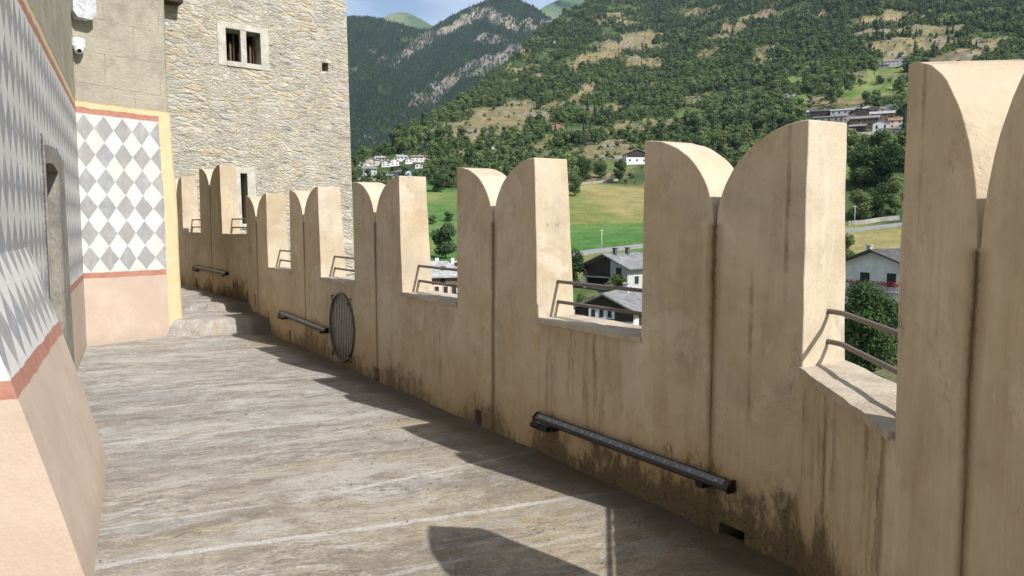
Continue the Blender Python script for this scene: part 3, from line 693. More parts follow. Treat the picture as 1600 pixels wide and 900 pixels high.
# ================================================================== WALKWAY
sdir = Vector((.93, .37)).normalized(); sper = Vector((-sdir.y, sdir.x))
def walk_mat():
    t = NT('walkway_stone'); P = t.pos()
    u = t.dot(P, (sdir.x, sdir.y, 0)); v = t.dot(P, (sper.x, sper.y, 0)); y = t.sep(P)[1]; x = t.sep(P)[0]
    warp = t.mul(t.sub(t.noise(P, .45, 2, .5), .5), .55); v2 = t.add(t.add(v, warp), t.add(t.mul(t.sub(t.noise(P, 2.2, 4, .6), .5), .22), t.mul(t.sub(t.noise(P, 9., 3, .6), .5), .06)))
    s1 = t.noise(t.vec(t.mul(u, .75), t.mul(v2, 3.3), 0.), 1., 7, .66); s2 = t.noise(t.vec(t.mul(u, 2.3), t.mul(v2, 9.5), 5.), 1., 6, .65)
    s3 = t.noise(t.vec(t.mul(u, 8.), t.mul(v2, 30.), 9.), 1., 5, .7)
    big = t.noise(P, .55, 4, .55); fine = t.noise(P, 45, 5, .75); gr = t.noise(P, 160, 3, .7)
    mixn = t.add(t.mul(s1, .62), t.mul(s2, .38))
    tanc = t.ramp(mixn, [(.34, (.24, .19, .125)), (.46, (.37, .30, .20)), (.56, (.43, .355, .235)), (.68, (.50, .43, .31))])
    grey = t.ramp(mixn, [(.34, (.19, .165, .14)), (.44, (.31, .28, .245)), (.54, (.40, .37, .33)), (.63, (.52, .50, .465))])
    near = t.ss(t.add(t.sub(t.mul(u, .35), t.mul(v, .55)), t.mul(big, 2.2)), -2.5, .1)
    c = t.mix(near, grey, tanc)
    tint = t.noise(t.vec(t.mul(u, .8), t.mul(v2, 2.2), 21.), 1., 4, .6, 0., True); tr_, tg_, tb_ = t.sep(tint)
    c = t.mix(t.ss(tr_, .55, .68, 0, .5), c, (.46, .36, .20)); c = t.mix(t.ss(tg_, .55, .68, 0, .55), c, (.36, .37, .37)); c = t.mix(t.ss(tb_, .56, .7, 0, .5), c, (.33, .265, .225))
    msk = t.ss(t.noise(t.vec(t.mul(u, .9), t.mul(v2, 1.6), 41.), 1., 5, .65), .42, .60, .12, 1.)
    s4 = t.noise(t.vec(t.mul(u, 3.6), t.mul(v2, 15.), 13.), 1., 6, .75)
    c = t.mix(t.mul(t.ss(s4, .52, .60), t.mul(msk, t.ss(s1, .44, .56, 0, .85))), c, (.56, .54, .50))
    c = t.mix(t.mul(t.ss(s3, .53, .60), t.mul(msk, t.ss(s2, .46, .56, 0, .85))), c, (.60, .58, .545))
    c = t.mix(t.mul(t.ss(s3, .48, .41), t.mul(msk, t.ss(s2, .56, .46, 0, .9))), c, (.17, .145, .125))
    c = t.mix(t.mul(t.ss(s4, .46, .38), t.mul(msk, .75)), c, (.22, .19, .165))
    lg = t.noise(t.vec(t.mul(u, .8), t.mul(v2, 1.9), 31.), 1., 6, .68); c = t.mix(t.ss(lg, .53, .62, 0, .6), c, (.53, .505, .46)); c = t.mix(t.ss(lg, .46, .38, 0, .5), c, (.235, .205, .17))
    # pale mortar ribs laid across the slope
    wv = t.mul(t.sub(t.noise(t.vec(t.mul(u, .9), 0., 2.), 1., 5, .6), .5), .2)
    for d, kk, u0, u1, k, wd in ((4.03, 0., -.6, 2.6, .9, .034), (4.51, .205, .6, 3.4, .9, .024), (4.57, .03, -2., .25, .7, .02), (6.4, .05, -2., .6, .5, .03), (8.3, .1, -1.5, 2.5, .6, .03), (3.4, .05, -1, 3, .5, .024), (5.9, .1, .4, 2.6, .5, .022)):
        fd = t.math('ABSOLUTE', t.add(t.sub(t.sub(v, d), t.mul(u, kk)), wv)); um = t.mul(t.ss(u, u0-.25, u0+.25), t.ss(u, u1+.25, u1-.25))
        c = t.mix(t.mul(t.ss(t.add(fd, t.mul(t.sub(s3, .5), .06)), wd, wd*.5), t.mul(um, t.ss(t.noise(P, 2.3, 4, .65), .34, .46, .25*k, k))), c, (.60, .575, .54))
    pt = t.noise(P, 6., 8, .78); c = t.mix(t.ss(pt, .53, .60, 0, .55), c, (.52, .48, .41)); c = t.mix(t.ss(pt, .46, .40, 0, .5), c, (.23, .19, .15)); grn = t.noise(t.vmul(P, (1, 1, 1)), 55, 5, .85); c = t.mix(t.ss(grn, .55, .60, 0, .55), c, (.17, .145, .115)); c = t.mix(t.ss(grn, .44, .38, 0, .4), c, (.62, .59, .54))
    dk = t.ss(t.noise(P, 3.2, 5, .7), .62, .72); c = t.mix(t.mul(dk, .3), c, (.21, .17, .12))
    c = t.mix(t.ss(gr, .6, .72, 0, .5), c, (.16, .13, .10)); c = t.mix(t.ss(fine, .62, .7, 0, .45), c, (.60, .57, .52))
    # damp grime where floor meets parapet; wider band paints its shade into the colour
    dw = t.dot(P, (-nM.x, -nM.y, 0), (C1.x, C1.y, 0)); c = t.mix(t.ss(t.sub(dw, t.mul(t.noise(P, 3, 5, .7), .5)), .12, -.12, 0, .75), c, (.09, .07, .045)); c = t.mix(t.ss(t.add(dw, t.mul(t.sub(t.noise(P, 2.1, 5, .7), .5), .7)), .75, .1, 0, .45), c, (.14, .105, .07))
    t.bump(t.add(t.add(t.mul(s2, .35), t.mul(s3, .55)), t.add(t.mul(pt, .9), t.add(t.mul(fine, .6), t.mul(gr, .4)))), .022, 1.)
    t.b.inputs['Roughness'].default_value = .85
    return t.base(c)
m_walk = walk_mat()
# plan grid in (u along wall, w from wall to house)
g_s = np.concatenate([np.arange(-6, 10, .06), np.arange(10, 20.2, .05)]); g_w = np.linspace(-.04, 6.5, 110)
SS, WW = np.meshgrid(g_s, g_w, indexing='ij')
# front line of the parapet as polyline
pl_s = np.array([-6.5]+[-x for x in near_s]+main_s+[10.744+1.25, 13.244, 14.494, 15.714, 21.0]); order = np.argsort(pl_s)
pl_p = [C1+dN*6.5]+[C1+dN*x for x in near_s]+[C1+dM*x for x in main_s]+[far_st[k][0] for k in (1, 2, 3, 4)]
pl_p.append(far_st[4][0]+Vector((-math.sin(R(33)), math.cos(R(33))))*(21-15.714))
pxs = np.array([pl_p[i].x for i in order]); pys = np.array([pl_p[i].y for i in order]); pss = pl_s[order]
FX = np.interp(SS, pss, pxs); FY = np.interp(SS, pss, pys)
# march away from the wall along a smoothly turning normal
hd = np.interp(SS, [-6, -1.2, 1.2, 10, 12, 20], [R(-6.3)*-1*0+R(6)*-1, R(6)*-1, TH, TH, R(38), R(36)])
X = FX-np.cos(hd)*WW; Y = FY-np.sin(hd)*WW
su = X*sdir.x+Y*sdir.y; sv = X*sper.x+Y*sper.y
rel = (fbm(su*.5, sv*4.2, 5)-.5)*.012+(fbm(X*.7+40, Y*.7, 4)-.5)*.035
Z = rel.copy()
# rough rock steps up to the raised end
jag = (fbm(X*3, Y*3+9, 4)-.5)*.2
jx = -4.99+.0  # step lips run from the house corner across to the parapet
lA = Vector((-5.0, 11.22)); lB = Vector((-3.72, 11.5)); lD = (lB-lA).normalized()
d1 = (X-lA.x)*-lD.y+(Y-lA.y)*lD.x                      # metres beyond the first lip
lip1 = d1+jag*.45; lip2 = d1-1.15+.25*(X+4.3)+jag*1.8
stp = lambda t, wd: np.clip(t/wd+.5, 0, 1)
Z += .225*stp(lip1, .05)+.12*stp(lip2, .06)+np.clip((d1-1.3)*.022, 0, .12)
Z += np.where(d1 > -.1, (fbm(X*2.2, Y*5, 4)-.5)*.05, 0)
nW = len(g_w); idg = np.arange(SS.size).reshape(SS.shape)
quads = np.stack([idg[:-1, :-1], idg[1:, :-1], idg[1:, 1:], idg[:-1, 1:]], -1).reshape(-1, 4)
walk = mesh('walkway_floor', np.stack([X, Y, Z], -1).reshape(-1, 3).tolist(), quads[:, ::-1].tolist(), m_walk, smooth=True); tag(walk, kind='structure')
bm = bmesh.new(); bm.from_mesh(walk.data); bmesh.ops.recalc_face_normals(bm, faces=bm.faces); bm.to_mesh(walk.data); bm.free()
if walk.data.polygons[len(walk.data.polygons)//2].normal.z < 0: walk.data.flip_normals()
walk.data.set_sharp_from_angle(angle=R(50))
# rounded boulder at the foot of the yellow corner, wedge rock of the first step
def rock(name, c, r, label, seed, mat):
    bm = bmesh.new(); bmesh.ops.create_icosphere(bm, subdivisions=4, radius=1)
    for v in bm.verts:
        n_ = v.co.copy(); k = 1+.35*(float(fbm(n_.x*1.6+seed+n_.z, n_.y*1.6+seed*2-n_.z, 4))-.5)+.1*(float(fbm(n_.x*6+seed+n_.z*3, n_.y*6, 3))-.5)
        v.co = Vector((n_.x*r[0]*k, n_.y*r[1]*k, n_.z*r[2]*k))
    me = bpy.data.meshes.new(name); bm.to_mesh(me); bm.free(); me.materials.append(mat); me.polygons.foreach_set('use_smooth', [True]*len(me.polygons))
    o = link(bpy.data.objects.new(name, me)); o.location = c; o.rotation_euler = (0, 0, .6); return tag(o, label, 'rock')
m_rock = stone_mat('pale_rock', (.30, .275, .24), (.46, .435, .40), 3.)

# scattered grit and dead leaves
vs, fs = [], []
for k in range(300):
    s_ = rng.uniform(-1, 9); w_ = rng.uniform(.03, 3.6)**1.0*(.25+.75*rng.random()) if k % 3 else rng.uniform(.0, .22)
    i = int(np.argmin(abs(g_s-s_))); j = int(np.argmin(abs(g_w-w_))); c = Vector((X[i, j]+rng.uniform(-.03, .03), Y[i, j]+rng.uniform(-.03, .03), Z[i, j]+.006))
    r_ = rng.uniform(.003, .009)*(1.6 if k % 11 == 0 else 1); n0 = len(vs)
    for a in range(5): vs.append(c+Vector((math.cos(a*1.257)*r_*rng.uniform(.6, 1.2), math.sin(a*1.257)*r_*rng.uniform(.6, 1.2), rng.uniform(-.003, .004))))
    vs.append(c+Vector((0, 0, r_*.7))); fs += [(n0+a, n0+(a+1) % 5, n0+5) for a in range(5)]
tag(mesh('grit', vs, fs, simple('dark_grit', (.09, .07, .05), .9)), kind='stuff')

# ================================================================== LANDSCAPE
def itp(v, pairs):
    xs, ys = zip(*pairs); return np.interp(v, xs, ys)
CREST = [(-900, 150), (400, 240), (553, 252), (600, 236), (631, 216), (665, 189), (722, 159), (776, 115), (824, 67), (841, 44), (891, 17), (918, 0), (1000, -60), (1300, -160), (2900, -200)]
DY = [(-210, 4600), (-120, 3700), (-60, 3000), (0, 2300), (50, 1800), (100, 1400), (150, 1050), (200, 750), (250, 520), (285, 400), (345, 290), (400, 215), (450, 138), (520, 100), (620, 78)]
def hill_xyz(px, py):
    """Hillside point behind a photo pixel: distance grows up the picture as the slope climbs away."""
    px = np.asarray(px, float); py = np.asarray(py, float)
    D = np.exp(itp(py, [(y, math.log(d)) for y, d in DY]))
    g = 1-.27*np.clip((px-1020)/300, 0, 1)*np.clip((345-py)/80, 0, 1)
    D = D*g
    # spurs and gullies running down the slope
    ang = px/55.
    D = D*(1+np.clip((300-py)/250, 0, 1)*.10*(fbm(ang+py*.012, py*.012+3, 5)-.5))
    cp, sp = math.cos(PITCH), math.sin(PITCH)
    a = (px-800)/FPX; b = (450-py)/FPX
    dx, dy, dz = a, cp+b*sp, -sp+b*cp
    k = D/np.hypot(dx, dy)
    X, Y, Z = dx*k, dy*k, EYE+dz*k
    Z = Z+(fbm(X/60, Y/60, 5)-.5)*np.clip((D-330)*.018, 0, 26)+(fbm(X/14+9, Y/14, 3)-.5)*.5
    return X, Y, Z
def hp(px, py):
    x, y, z = hill_xyz(px, py); return Vector((float(x), float(y), float(z)))
# clearings and fields as (px, py, rx, ry, tilt deg) seen from the walkway
DRY = [(985, 66, 62, 11, -14), (930, 88, 52, 9, -22), (1172, 32, 55, 8, -24), (1195, 78, 24, 9, -10), (1420, 72, 85, 13, -6), (1395, 50, 70, 9, -8), (1400, 26, 62, 7, -5), (1500, 92, 70, 12, -8),
       (785, 190, 85, 22, -14), (905, 150, 34, 9, -45), (1005, 100, 38, 14, 10), (968, 168, 50, 5, -5), (1010, 196, 60, 5, -4), (950, 226, 34, 5, -3), (940, 240, 70, 11, -3), (945, 275, 36, 7, -8), (1290, 118, 46, 5, -4), (1195, 95, 30, 6, -4),
       (1010, 60, 18, 14, 0), (1300, 158, 80, 8, -2), (845, 228, 26, 6, -15), (690, 205, 40, 8, -20), (745, 215, 30, 7, -20), (1090, 85, 24, 6, -20), (1125, 60, 20, 4, -15), (700, 250, 26, 6, -22), (1470, 45, 40, 6, 0), (1540, 70, 30, 8, 0)]
DRY += [(int(a), int(b), int(c_), 3, -6) for a, b, c_ in zip(np.random.default_rng(5).uniform(780, 1560, 46), np.random.default_rng(6).uniform(10, 235, 46), np.random.default_rng(8).uniform(14, 46, 46))]
GREEN = [(1262, 127, 40, 6, -4), (1370, 116, 60, 8, -12), (1365, 137, 60, 8, -6), (1245, 158, 46, 8, -14), (1085, 180, 24, 6, 0), (1215, 172, 40, 6, -8), (1370, 148, 60, 6, -3), (960, 258, 22, 6, 0), (1350, 226, 50, 6, 0), (1330, 268, 22, 8, 0), (560, 29, 1, 1, 0), (975, 205, 22, 4, 0)]
LIGHT = [(925, 140, 70, 30, 25), (1050, 195, 90, 30, 0), (850, 250, 80, 16, 0)]
def ell(px, py, L_, soft=.25):
    m = np.zeros_like(np.asarray(px, float))
    for (cx, cy, rx, ry, t) in L_:
        c, s_ = math.cos(R(t)), math.sin(R(t)); u = ((px-cx)*c+(py-cy)*s_)/rx; v = (-(px-cx)*s_+(py-cy)*c)/ry
        m = np.maximum(m, np.clip((1+soft-np.hypot(u, v))/(2*soft), 0, 1))
    return m
FIELD = lambda px, py: np.clip((py-(283+6*np.sin(px/37.)+8*np.clip((740-px)/30, 0, 1)+68*np.clip((px-1130)/60, 0, 1)))/5, 0, 1)
# ---- grid
pxs_ = np.unique(np.concatenate([np.arange(-900, 540, 24), np.arange(540, 1430, 2.2), np.arange(1430, 1640, 6), np.arange(1640, 2900, 40)]))
rows = np.concatenate([np.linspace(0, 1, 250)])
PX = np.repeat(pxs_[:, None], len(rows), 1); cr_ = itp(pxs_, CREST)[:, None]
PY = 618+(cr_-618)*(rows[None, :]**.86)
hx, hy, hz = hill_xyz(PX, PY)
nf = fbm(hx/35, hy/35, 5); nf2 = fbm(hx/9+30, hy/9, 4); terr = .5+.5*np.sin(hz*1.1+6*fbm(hx/80, hy/80, 3))
wob = lambda px, py, k: (px+k*(fbm(px/14., py/9., 4)-.5)*2, py+k*.45*(fbm(px/14.+50, py/9., 4)-.5)*2)
wx_, wy_ = wob(PX, PY, 26)
dry = ell(wx_, wy_, DRY); grn = ell(wx_, wy_, GREEN); fld = FIELD(PX, PY)
C_ = lambda *c: np.array(c)[None, None, :]
def lerp(a, b, f): return a+(b-a)*f[..., None]
soil = lerp(np.broadcast_to(C_(.055, .085, .034), (*PX.shape, 3)), C_(.10, .115, .05), np.clip((nf-.45)*4, 0, 1))
dryc = lerp(np.broadcast_to(C_(.25, .19, .105), soil.shape), C_(.16, .155, .07), np.clip((nf2-.4)*4, 0, 1)); dryc = lerp(dryc, C_(.10, .09, .06), np.clip((terr-.6)*4, 0, .85)*np.clip((nf-.25)*4, 0, 1))
dryc = lerp(dryc, C_(.24, .215, .19), np.clip((nf-.55)*6, 0, 1)*.7)
grc = lerp(np.broadcast_to(C_(.11, .165, .045), soil.shape), C_(.17, .19, .075), np.clip((nf-.4)*4, 0, 1))
colr = lerp(soil, dryc, dry); colr = lerp(colr, grc, grn)
# valley fields: dry hay above, green meadow below, dry again by the road
hay = lerp(np.broadcast_to(C_(.255, .225, .095), soil.shape), C_(.165, .18, .06), np.clip((fbm(hx/24, hy/70, 4)-.42)*5, 0, 1))
mead = lerp(np.broadcast_to(C_(.075, .155, .045), soil.shape), C_(.105, .175, .055), np.clip((nf-.4)*4, 0, 1))
ex = PX+14*(fbm(hx/12, hy/12, 3)-.5)
fc = lerp(hay, mead, np.clip((PY-(349+2*np.sin(PX/60.)))/2, 0, 1)*np.clip((1160-ex)/20, 0, 1)); fc = lerp(fc, hay, np.clip((PY-394)/3, 0, 1)*np.clip((ex-850)/30, 0, 1)*.8)
fc = lerp(fc, lerp(mead, hay, np.clip((nf-.52)*3, 0, .5)), np.clip((860-ex)/30, 0, 1))
colr = lerp(colr, fc, fld)
gard = lerp(np.broadcast_to(C_(.07, .12, .03), soil.shape), C_(.16, .15, .09), np.clip((nf2-.4)*4, 0, 1)); colr = lerp(colr, gard, np.clip((PY-420)/15, 0, 1))
def colour_ground(name, scale, amp, bump):
    t = NT(name); a = t.n('ShaderNodeAttribute', attribute_name='ground'); P = t.pos()
    n1 = t.noise(P, scale, 6, .7); n2 = t.noise(P, scale*7, 4, .7)
    k = t.ss(t.add(t.mul(n1, .6), t.mul(n2, .4)), .3, .7, 1-amp, 1+amp)
    c = t.n('ShaderNodeVectorMath', operation='SCALE'); t.put(c.inputs[0], a.outputs['Color']); t.put(c.inputs['Scale'], k)
    t.b.inputs['Roughness'].default_value = 1; t.b.inputs['Specular IOR Level'].default_value = 0
    t.bump(t.add(n1, t.mul(n2, .4)), bump, .6)
    return t.base(c.outputs[0])
m_hill = colour_ground('hill_ground', .12, .3, 1.2); m_mtn = colour_ground('mountain_ground', .03, .35, 6.)
def grid_mesh(name, X, Y, Z, colr, mat, back=None):
    if back is not None:                                # far side falling away behind the crest
        k, dz = back
        X = np.concatenate([X]+[X[:, -1:]*(1+k*i) for i in (1, 2, 3)], 1); Y = np.concatenate([Y]+[Y[:, -1:]*(1+k*i) for i in (1, 2, 3)], 1)
        Z = np.concatenate([Z]+[Z[:, -1:]-dz*i for i in (1, 2, 3)], 1); colr = np.concatenate([colr]+[colr[:, -1:]]*3, 1)
    n_, m_ = X.shape; ii = np.arange(n_*m_).reshape(n_, m_)
    f = np.stack([ii[:-1, :-1], ii[1:, :-1], ii[1:, 1:], ii[:-1, 1:]], -1).reshape(-1, 4)
    o = mesh(name, np.stack([X, Y, Z], -1).reshape(-1, 3).tolist(), f.tolist(), mat, smooth=True)
    at_ = o.data.color_attributes.new('ground', 'FLOAT_COLOR', 'POINT')
    at_.data.foreach_set('color', np.concatenate([colr.reshape(-1, 3), np.ones((n_*m_, 1))], 1).ravel())
    return tag(o, kind='structure')
near = [(.35, -18.), (.6, -16.9), (.82, -15.9)]        # the foot of the slope runs on down to the flat ground below the rampart
hx = np.concatenate([hx[:, :1]*k for k, _ in near]+[hx], 1); hy = np.concatenate([hy[:, :1]*k for k, _ in near]+[hy], 1)
hz = np.concatenate([hz[:, :1]*0+z for _, z in near]+[hz], 1); colr = np.concatenate([colr[:, :1]]*3+[colr], 1)
grid_mesh('hillside', hx, hy, hz, colr, m_hill, (.12, 60))
gq = mesh('ground', [(x*11000, y*11000, -17.5) for x, y in ((-1, -1), (1, -1), (1, 1), (-1, 1))], [(0, 1, 2, 3)], simple('valley_ground', (.09, .13, .04), 1., 0, .3, .02)); tag(gq, kind='structure')

# ---- wooded mountain behind, rocky
CR2 = [(300, 60), (420, 40), (545, 27), (575, 27), (600, 31), (630, 40), (655, 47), (672, 46), (700, 28), (722, 16), (740, 8), (758, 1), (770, -3), (790, -6), (812, 0), (830, 8), (848, 20), (872, 38), (900, 60), (1010, 125), (1150, 200)]
def mtn_xyz(px, py):
    px = np.asarray(px, float); py = np.asarray(py, float)
    D = np.exp(np.interp(py, [-10, 60, 140, 220, 300], np.log([4300, 3700, 3000, 2350, 1800])))
    left = np.clip((675-px)/30, 0, 1)*np.clip((py-20)/90, 0, 1)
    D = D*(1-.10*left)*(1+.16*(fbm(px/38.+py/60., py/70.+px/200., 5)-.5)*np.clip((py+8)/40, .2, 1))
    cp, sp = math.cos(PITCH), math.sin(PITCH); a = (px-800)/FPX; b = (450-py)/FPX
    dx, dy, dz = a, cp+b*sp, -sp+b*cp; k = D/np.hypot(dx, dy)
    return dx*k, dy*k, EYE+dz*k
px2 = np.concatenate([np.arange(300, 530, 10), np.arange(530, 930, 2.2), np.arange(930, 1151, 10)]); PX = np.repeat(px2[:, None], 170, 1)
PY = 300+(itp(px2, CR2)[:, None]+3*(fbm(px2/9., px2*0+2., 4)[:, None]-.5)-300)*np.linspace(0, 1, 170)[None, :]
mx_, my_, mz_ = mtn_xyz(PX, PY); nf = fbm(mx_/120, my_/120, 5); nf2 = fbm(mx_/35, mz_/35, 5)
ROCK = [(770, 27, 34, 9, 22), (745, 24, 24, 10, -10), (800, 36, 20, 9, 35), (828, 40, 14, 7, 40), (712, 42, 34, 6, -22), (668, 62, 16, 12, -30), (645, 75, 38, 9, -38), (620, 104, 14, 8, -30), (660, 155, 34, 13, -20), (700, 128, 40, 12, -28), (745, 103, 36, 10, -30),
        (785, 88, 30, 8, -35), (760, 60, 26, 6, 0), (870, 42, 24, 8, 30), (625, 45, 8, 4, 0), (583, 82, 10, 4, 10), (578, 215, 14, 6, 30), (553, 108, 12, 4, 0), (600, 95, 6, 12, 10)]
wx2, wy2 = wob(PX, PY, 16); rk = ell(wx2, wy2, ROCK, .3)
c2 = lerp(np.broadcast_to(C_(.022, .04, .02), (*PX.shape, 3)), C_(.05, .065, .025), np.clip((nf-.45)*4, 0, 1))
rc = lerp(np.broadcast_to(C_(.13, .115, .105), c2.shape), C_(.215, .19, .165), np.clip((nf2-.42)*5, 0, 1)); rc = lerp(rc, C_(.09, .10, .06), np.clip((nf-.5)*5, 0, 1)*.7)
rc = lerp(rc, C_(.30, .27, .19), np.clip((60-PY)/20, 0, 1)*.5)
c2 = lerp(c2, rc, rk)
grid_mesh('mountain', mx_, my_, mz_, c2, m_mtn, (.08, 120))
# ---- far green ridge
CR1 = [(300, 60), (480, 42), (545, 25), (553, 23), (566, 33), (580, 36), (593, 31), (610, 22), (625, 19), (640, 21), (655, 28), (672, 38), (690, 48), (720, 70), (790, 62), (820, 30), (840, 17), (858, 6), (880, -3), (920, -16), (980, -30), (1200, -30)]
px1 = np.arange(300, 1201, 5.); PX = np.repeat(px1[:, None], 60, 1); PY = 200+(itp(px1, CR1)[:, None]-200)*np.linspace(0, 1, 60)[None, :]
D = 6000+(200-PY)*11*(1+.25*(fbm(PX/40., PY/25., 4)-.5)); a = (PX-800)/FPX; b = (450-PY)/FPX; cp, sp = math.cos(PITCH), math.sin(PITCH); k = D/np.hypot(a, cp+b*sp)
X1, Y1, Z1 = a*k, (cp+b*sp)*k, EYE+(-sp+b*cp)*k; nf = fbm(X1/300, Y1/300, 5)
c1 = lerp(np.broadcast_to(C_(.07, .11, .045), (*PX.shape, 3)), C_(.13, .15, .075), np.clip((nf-.42)*5, 0, 1))
o = grid_mesh('mountain', X1, Y1, Z1, c1, m_mtn, (.08, 200))

# ------------------------------------------------------------------ woods
def leafmat(name, lo, hi, scale=.0):
    t = NT(name); oi = t.n('ShaderNodeObjectInfo'); P = t.objc(); n_ = t.noise(P, .9, 3)
    f = t.add(t.mul(oi.outputs['Random'], .65), t.mul(n_, .35))
    c = t.ramp(f, [(.1, lo), (.55, tuple((x+y)/2 for x, y in zip(lo, hi))), (.9, hi)])
    t.b.inputs['Roughness'].default_value = .8; t.b.inputs['Specular IOR Level'].default_value = .12
    t.base(c)
    # a little light passes through the leaves
    tr = t.n('ShaderNodeBsdfTranslucent'); t.put(tr.inputs[0], c); mx_ = t.n('ShaderNodeMixShader'); mx_.inputs[0].default_value = .42
    out = [n for n in t.t.nodes if n.type == 'OUTPUT_MATERIAL'][0]
    t.t.links.new(t.b.outputs[0], mx_.inputs[1]); t.t.links.new(tr.outputs[0], mx_.inputs[2]); t.t.links.new(mx_.outputs[0], out.inputs[0])
    return t.mat
m_leaf = leafmat('leaves_mixed', (.065, .11, .05), (.235, .295, .115)); m_leafd = leafmat('leaves_dark', (.05, .09, .045), (.17, .23, .095))
m_leafl = leafmat('leaves_light', (.11, .165, .055), (.22, .27, .105)); m_need = leafmat('needles', (.024, .048, .034), (.065, .10, .06)); m_bark = simple('bark', (.09, .07, .05), .95)
m_need2 = leafmat('leaves_deep', (.035, .068, .028), (.09, .14, .05))
def crown_pts(n, blobs, seed):
    g = np.random.default_rng(seed); out = []
    w_ = np.array([b[3]**2 for b in blobs]); w_ = w_/w_.sum()
    for i in g.choice(len(blobs), n, p=w_):
        x, y, z, r_ = blobs[i]; d = g.normal(size=3); d /= np.linalg.norm(d); rr = r_*(.62+.42*g.random())
        out.append((x+d[0]*rr, y+d[1]*rr, z+d[2]*rr*.85, *d))
    return np.array(out)
def leaf_mesh(name, n, blobs, size, seed, mat, up=.35):
    """Crown of small leaf quads spread through clumps."""
    g = np.random.default_rng(seed); p = crown_pts(n, blobs, seed); vs = np.zeros((n, 4, 3))
    nr = p[:, 3:]+g.normal(size=(n, 3))*.55; nr[:, 2] += up; nr /= np.linalg.norm(nr, axis=1)[:, None]
    t1 = np.cross(nr, g.normal(size=(n, 3))); t1 /= np.linalg.norm(t1, axis=1)[:, None]; t2 = np.cross(nr, t1)
    s_ = size*(.6+.8*g.random((n, 1)))
    for k, (a, b) in enumerate(((-1, 0), (0, -.62), (1, 0), (0, .62))): vs[:, k] = p[:, :3]+t1*s_*a+t2*s_*b
    me = bpy.data.meshes.new(name); me.from_pydata(vs.reshape(-1, 3).tolist(), [], np.arange(4*n).reshape(-1, 4).tolist()); me.materials.append(mat); return me
def blobset(h, w_, n, seed, base=.28):
    g = np.random.default_rng(seed); out = []
    for i in range(n):
        z = h*(base+(1-base)*(.08+.8*g.random())); k = math.sin(math.pi*min(1, max(.12, (z/h-base+.12)/(1.1-base))))**.6
        a = g.random()*6.28; q = w_*.5*k*math.sqrt(g.random())*.72; out.append((q*math.cos(a), q*math.sin(a), z, w_*(.15+.13*g.random())))
    return out
def conifer_mesh(name, h, w_, seed, mat):
    g = np.random.default_rng(seed); vs, fs = [], []
    for i in range(7):
        z0 = h*(.08+.125*i); r_ = w_*.5*(1-i/7.6)*(.85+.3*g.random()); z1 = z0+h*.26; n0 = len(vs); n = 9
        for k in range(n): a = 6.283*k/n+g.random()*.5; q = r_*(.65+.5*g.random()); vs.append((q*math.cos(a), q*math.sin(a), z0-h*.03*g.random()))
        vs.append((g.normal()*.1, g.normal()*.1, min(z1, h))); fs += [(n0+k, n0+(k+1) % n, n0+n) for k in range(n)]
    me = bpy.data.meshes.new(name); me.from_pydata(vs, [], fs); me.materials.append(mat); return me
src = bpy.data.collections.new('tree_kinds')           # never linked to the scene: only sources for the woods
srcs = [leaf_mesh('wood_tree_a', 420, blobset(9.5, 7.5, 11, 1), .62, 1, m_leaf), leaf_mesh('wood_tree_b', 420, blobset(8., 8.2, 12, 2), .62, 2, m_leafd), leaf_mesh('wood_tree_c', 380, blobset(11.5, 6., 11, 3), .6, 3, m_leaf),
        leaf_mesh('wood_bush', 170, blobset(2.6, 3.6, 6, 4, .1), .42, 4, m_leafl), conifer_mesh('wood_conifer_a', 15, 5.2, 5, m_need), conifer_mesh('wood_conifer_b', 12.5, 4.8, 6, m_need), leaf_mesh('wood_bush_dark', 170, blobset(2.8, 3.6, 6, 7, .1), .42, 7, m_leaf),
        leaf_mesh('wood_tree_light', 420, blobset(8.5, 7.2, 12, 8), .6, 8, m_leafl), conifer_mesh('wood_conifer_tall', 17, 4.6, 9, m_need)]
for i, me in enumerate(srcs): src.objects.link(bpy.data.objects.new('k%02d' % i, me))
def scatter(name, pts, kind, scale):
    me = bpy.data.meshes.new(name); me.from_pydata(np.asarray(pts).tolist(), [], [])
    for nm, ty, v in (('kind', 'INT', kind), ('size', 'FLOAT', scale), ('turn', 'FLOAT', rng.random(len(pts))*6.28)):
        at_ = me.attributes.new(nm, ty, 'POINT'); at_.data.foreach_set('value', np.asarray(v, np.int32 if ty == 'INT' else np.float32))
    o = link(bpy.data.objects.new(name, me)); tag(o, kind='stuff')
    ng = bpy.data.node_groups.new(name+'_nodes', 'GeometryNodeTree'); ng.interface.new_socket('Geometry', in_out='INPUT', socket_type='NodeSocketGeometry'); ng.interface.new_socket('Geometry', in_out='OUTPUT', socket_type='NodeSocketGeometry')
    N = ng.nodes.new; gi, go = N('NodeGroupInput'), N('NodeGroupOutput'); ip = N('GeometryNodeInstanceOnPoints'); ci = N('GeometryNodeCollectionInfo')
    ci.inputs['Collection'].default_value = src; ci.inputs['Separate Children'].default_value = True; ci.inputs['Reset Children'].default_value = True; ip.inputs['Pick Instance'].default_value = True
    def attr(nm, ty): q = N('GeometryNodeInputNamedAttribute'); q.data_type = ty; q.inputs['Name'].default_value = nm; return q.outputs['Attribute']
    cx_ = N('ShaderNodeCombineXYZ'); e2r = N('FunctionNodeEulerToRotation'); K = ng.links.new
    K(attr('turn', 'FLOAT'), cx_.inputs[2]); K(cx_.outputs[0], e2r.inputs[0]); K(gi.outputs[0], ip.inputs['Points']); K(ci.outputs[0], ip.inputs['Instance'])
    K(attr('kind', 'INT'), ip.inputs['Instance Index']); K(e2r.outputs[0], ip.inputs['Rotation']); K(attr('size', 'FLOAT'), ip.inputs['Scale']); K(ip.outputs[0], go.inputs[0])
    o.modifiers.new('scatter', 'NODES').node_group = ng; return o
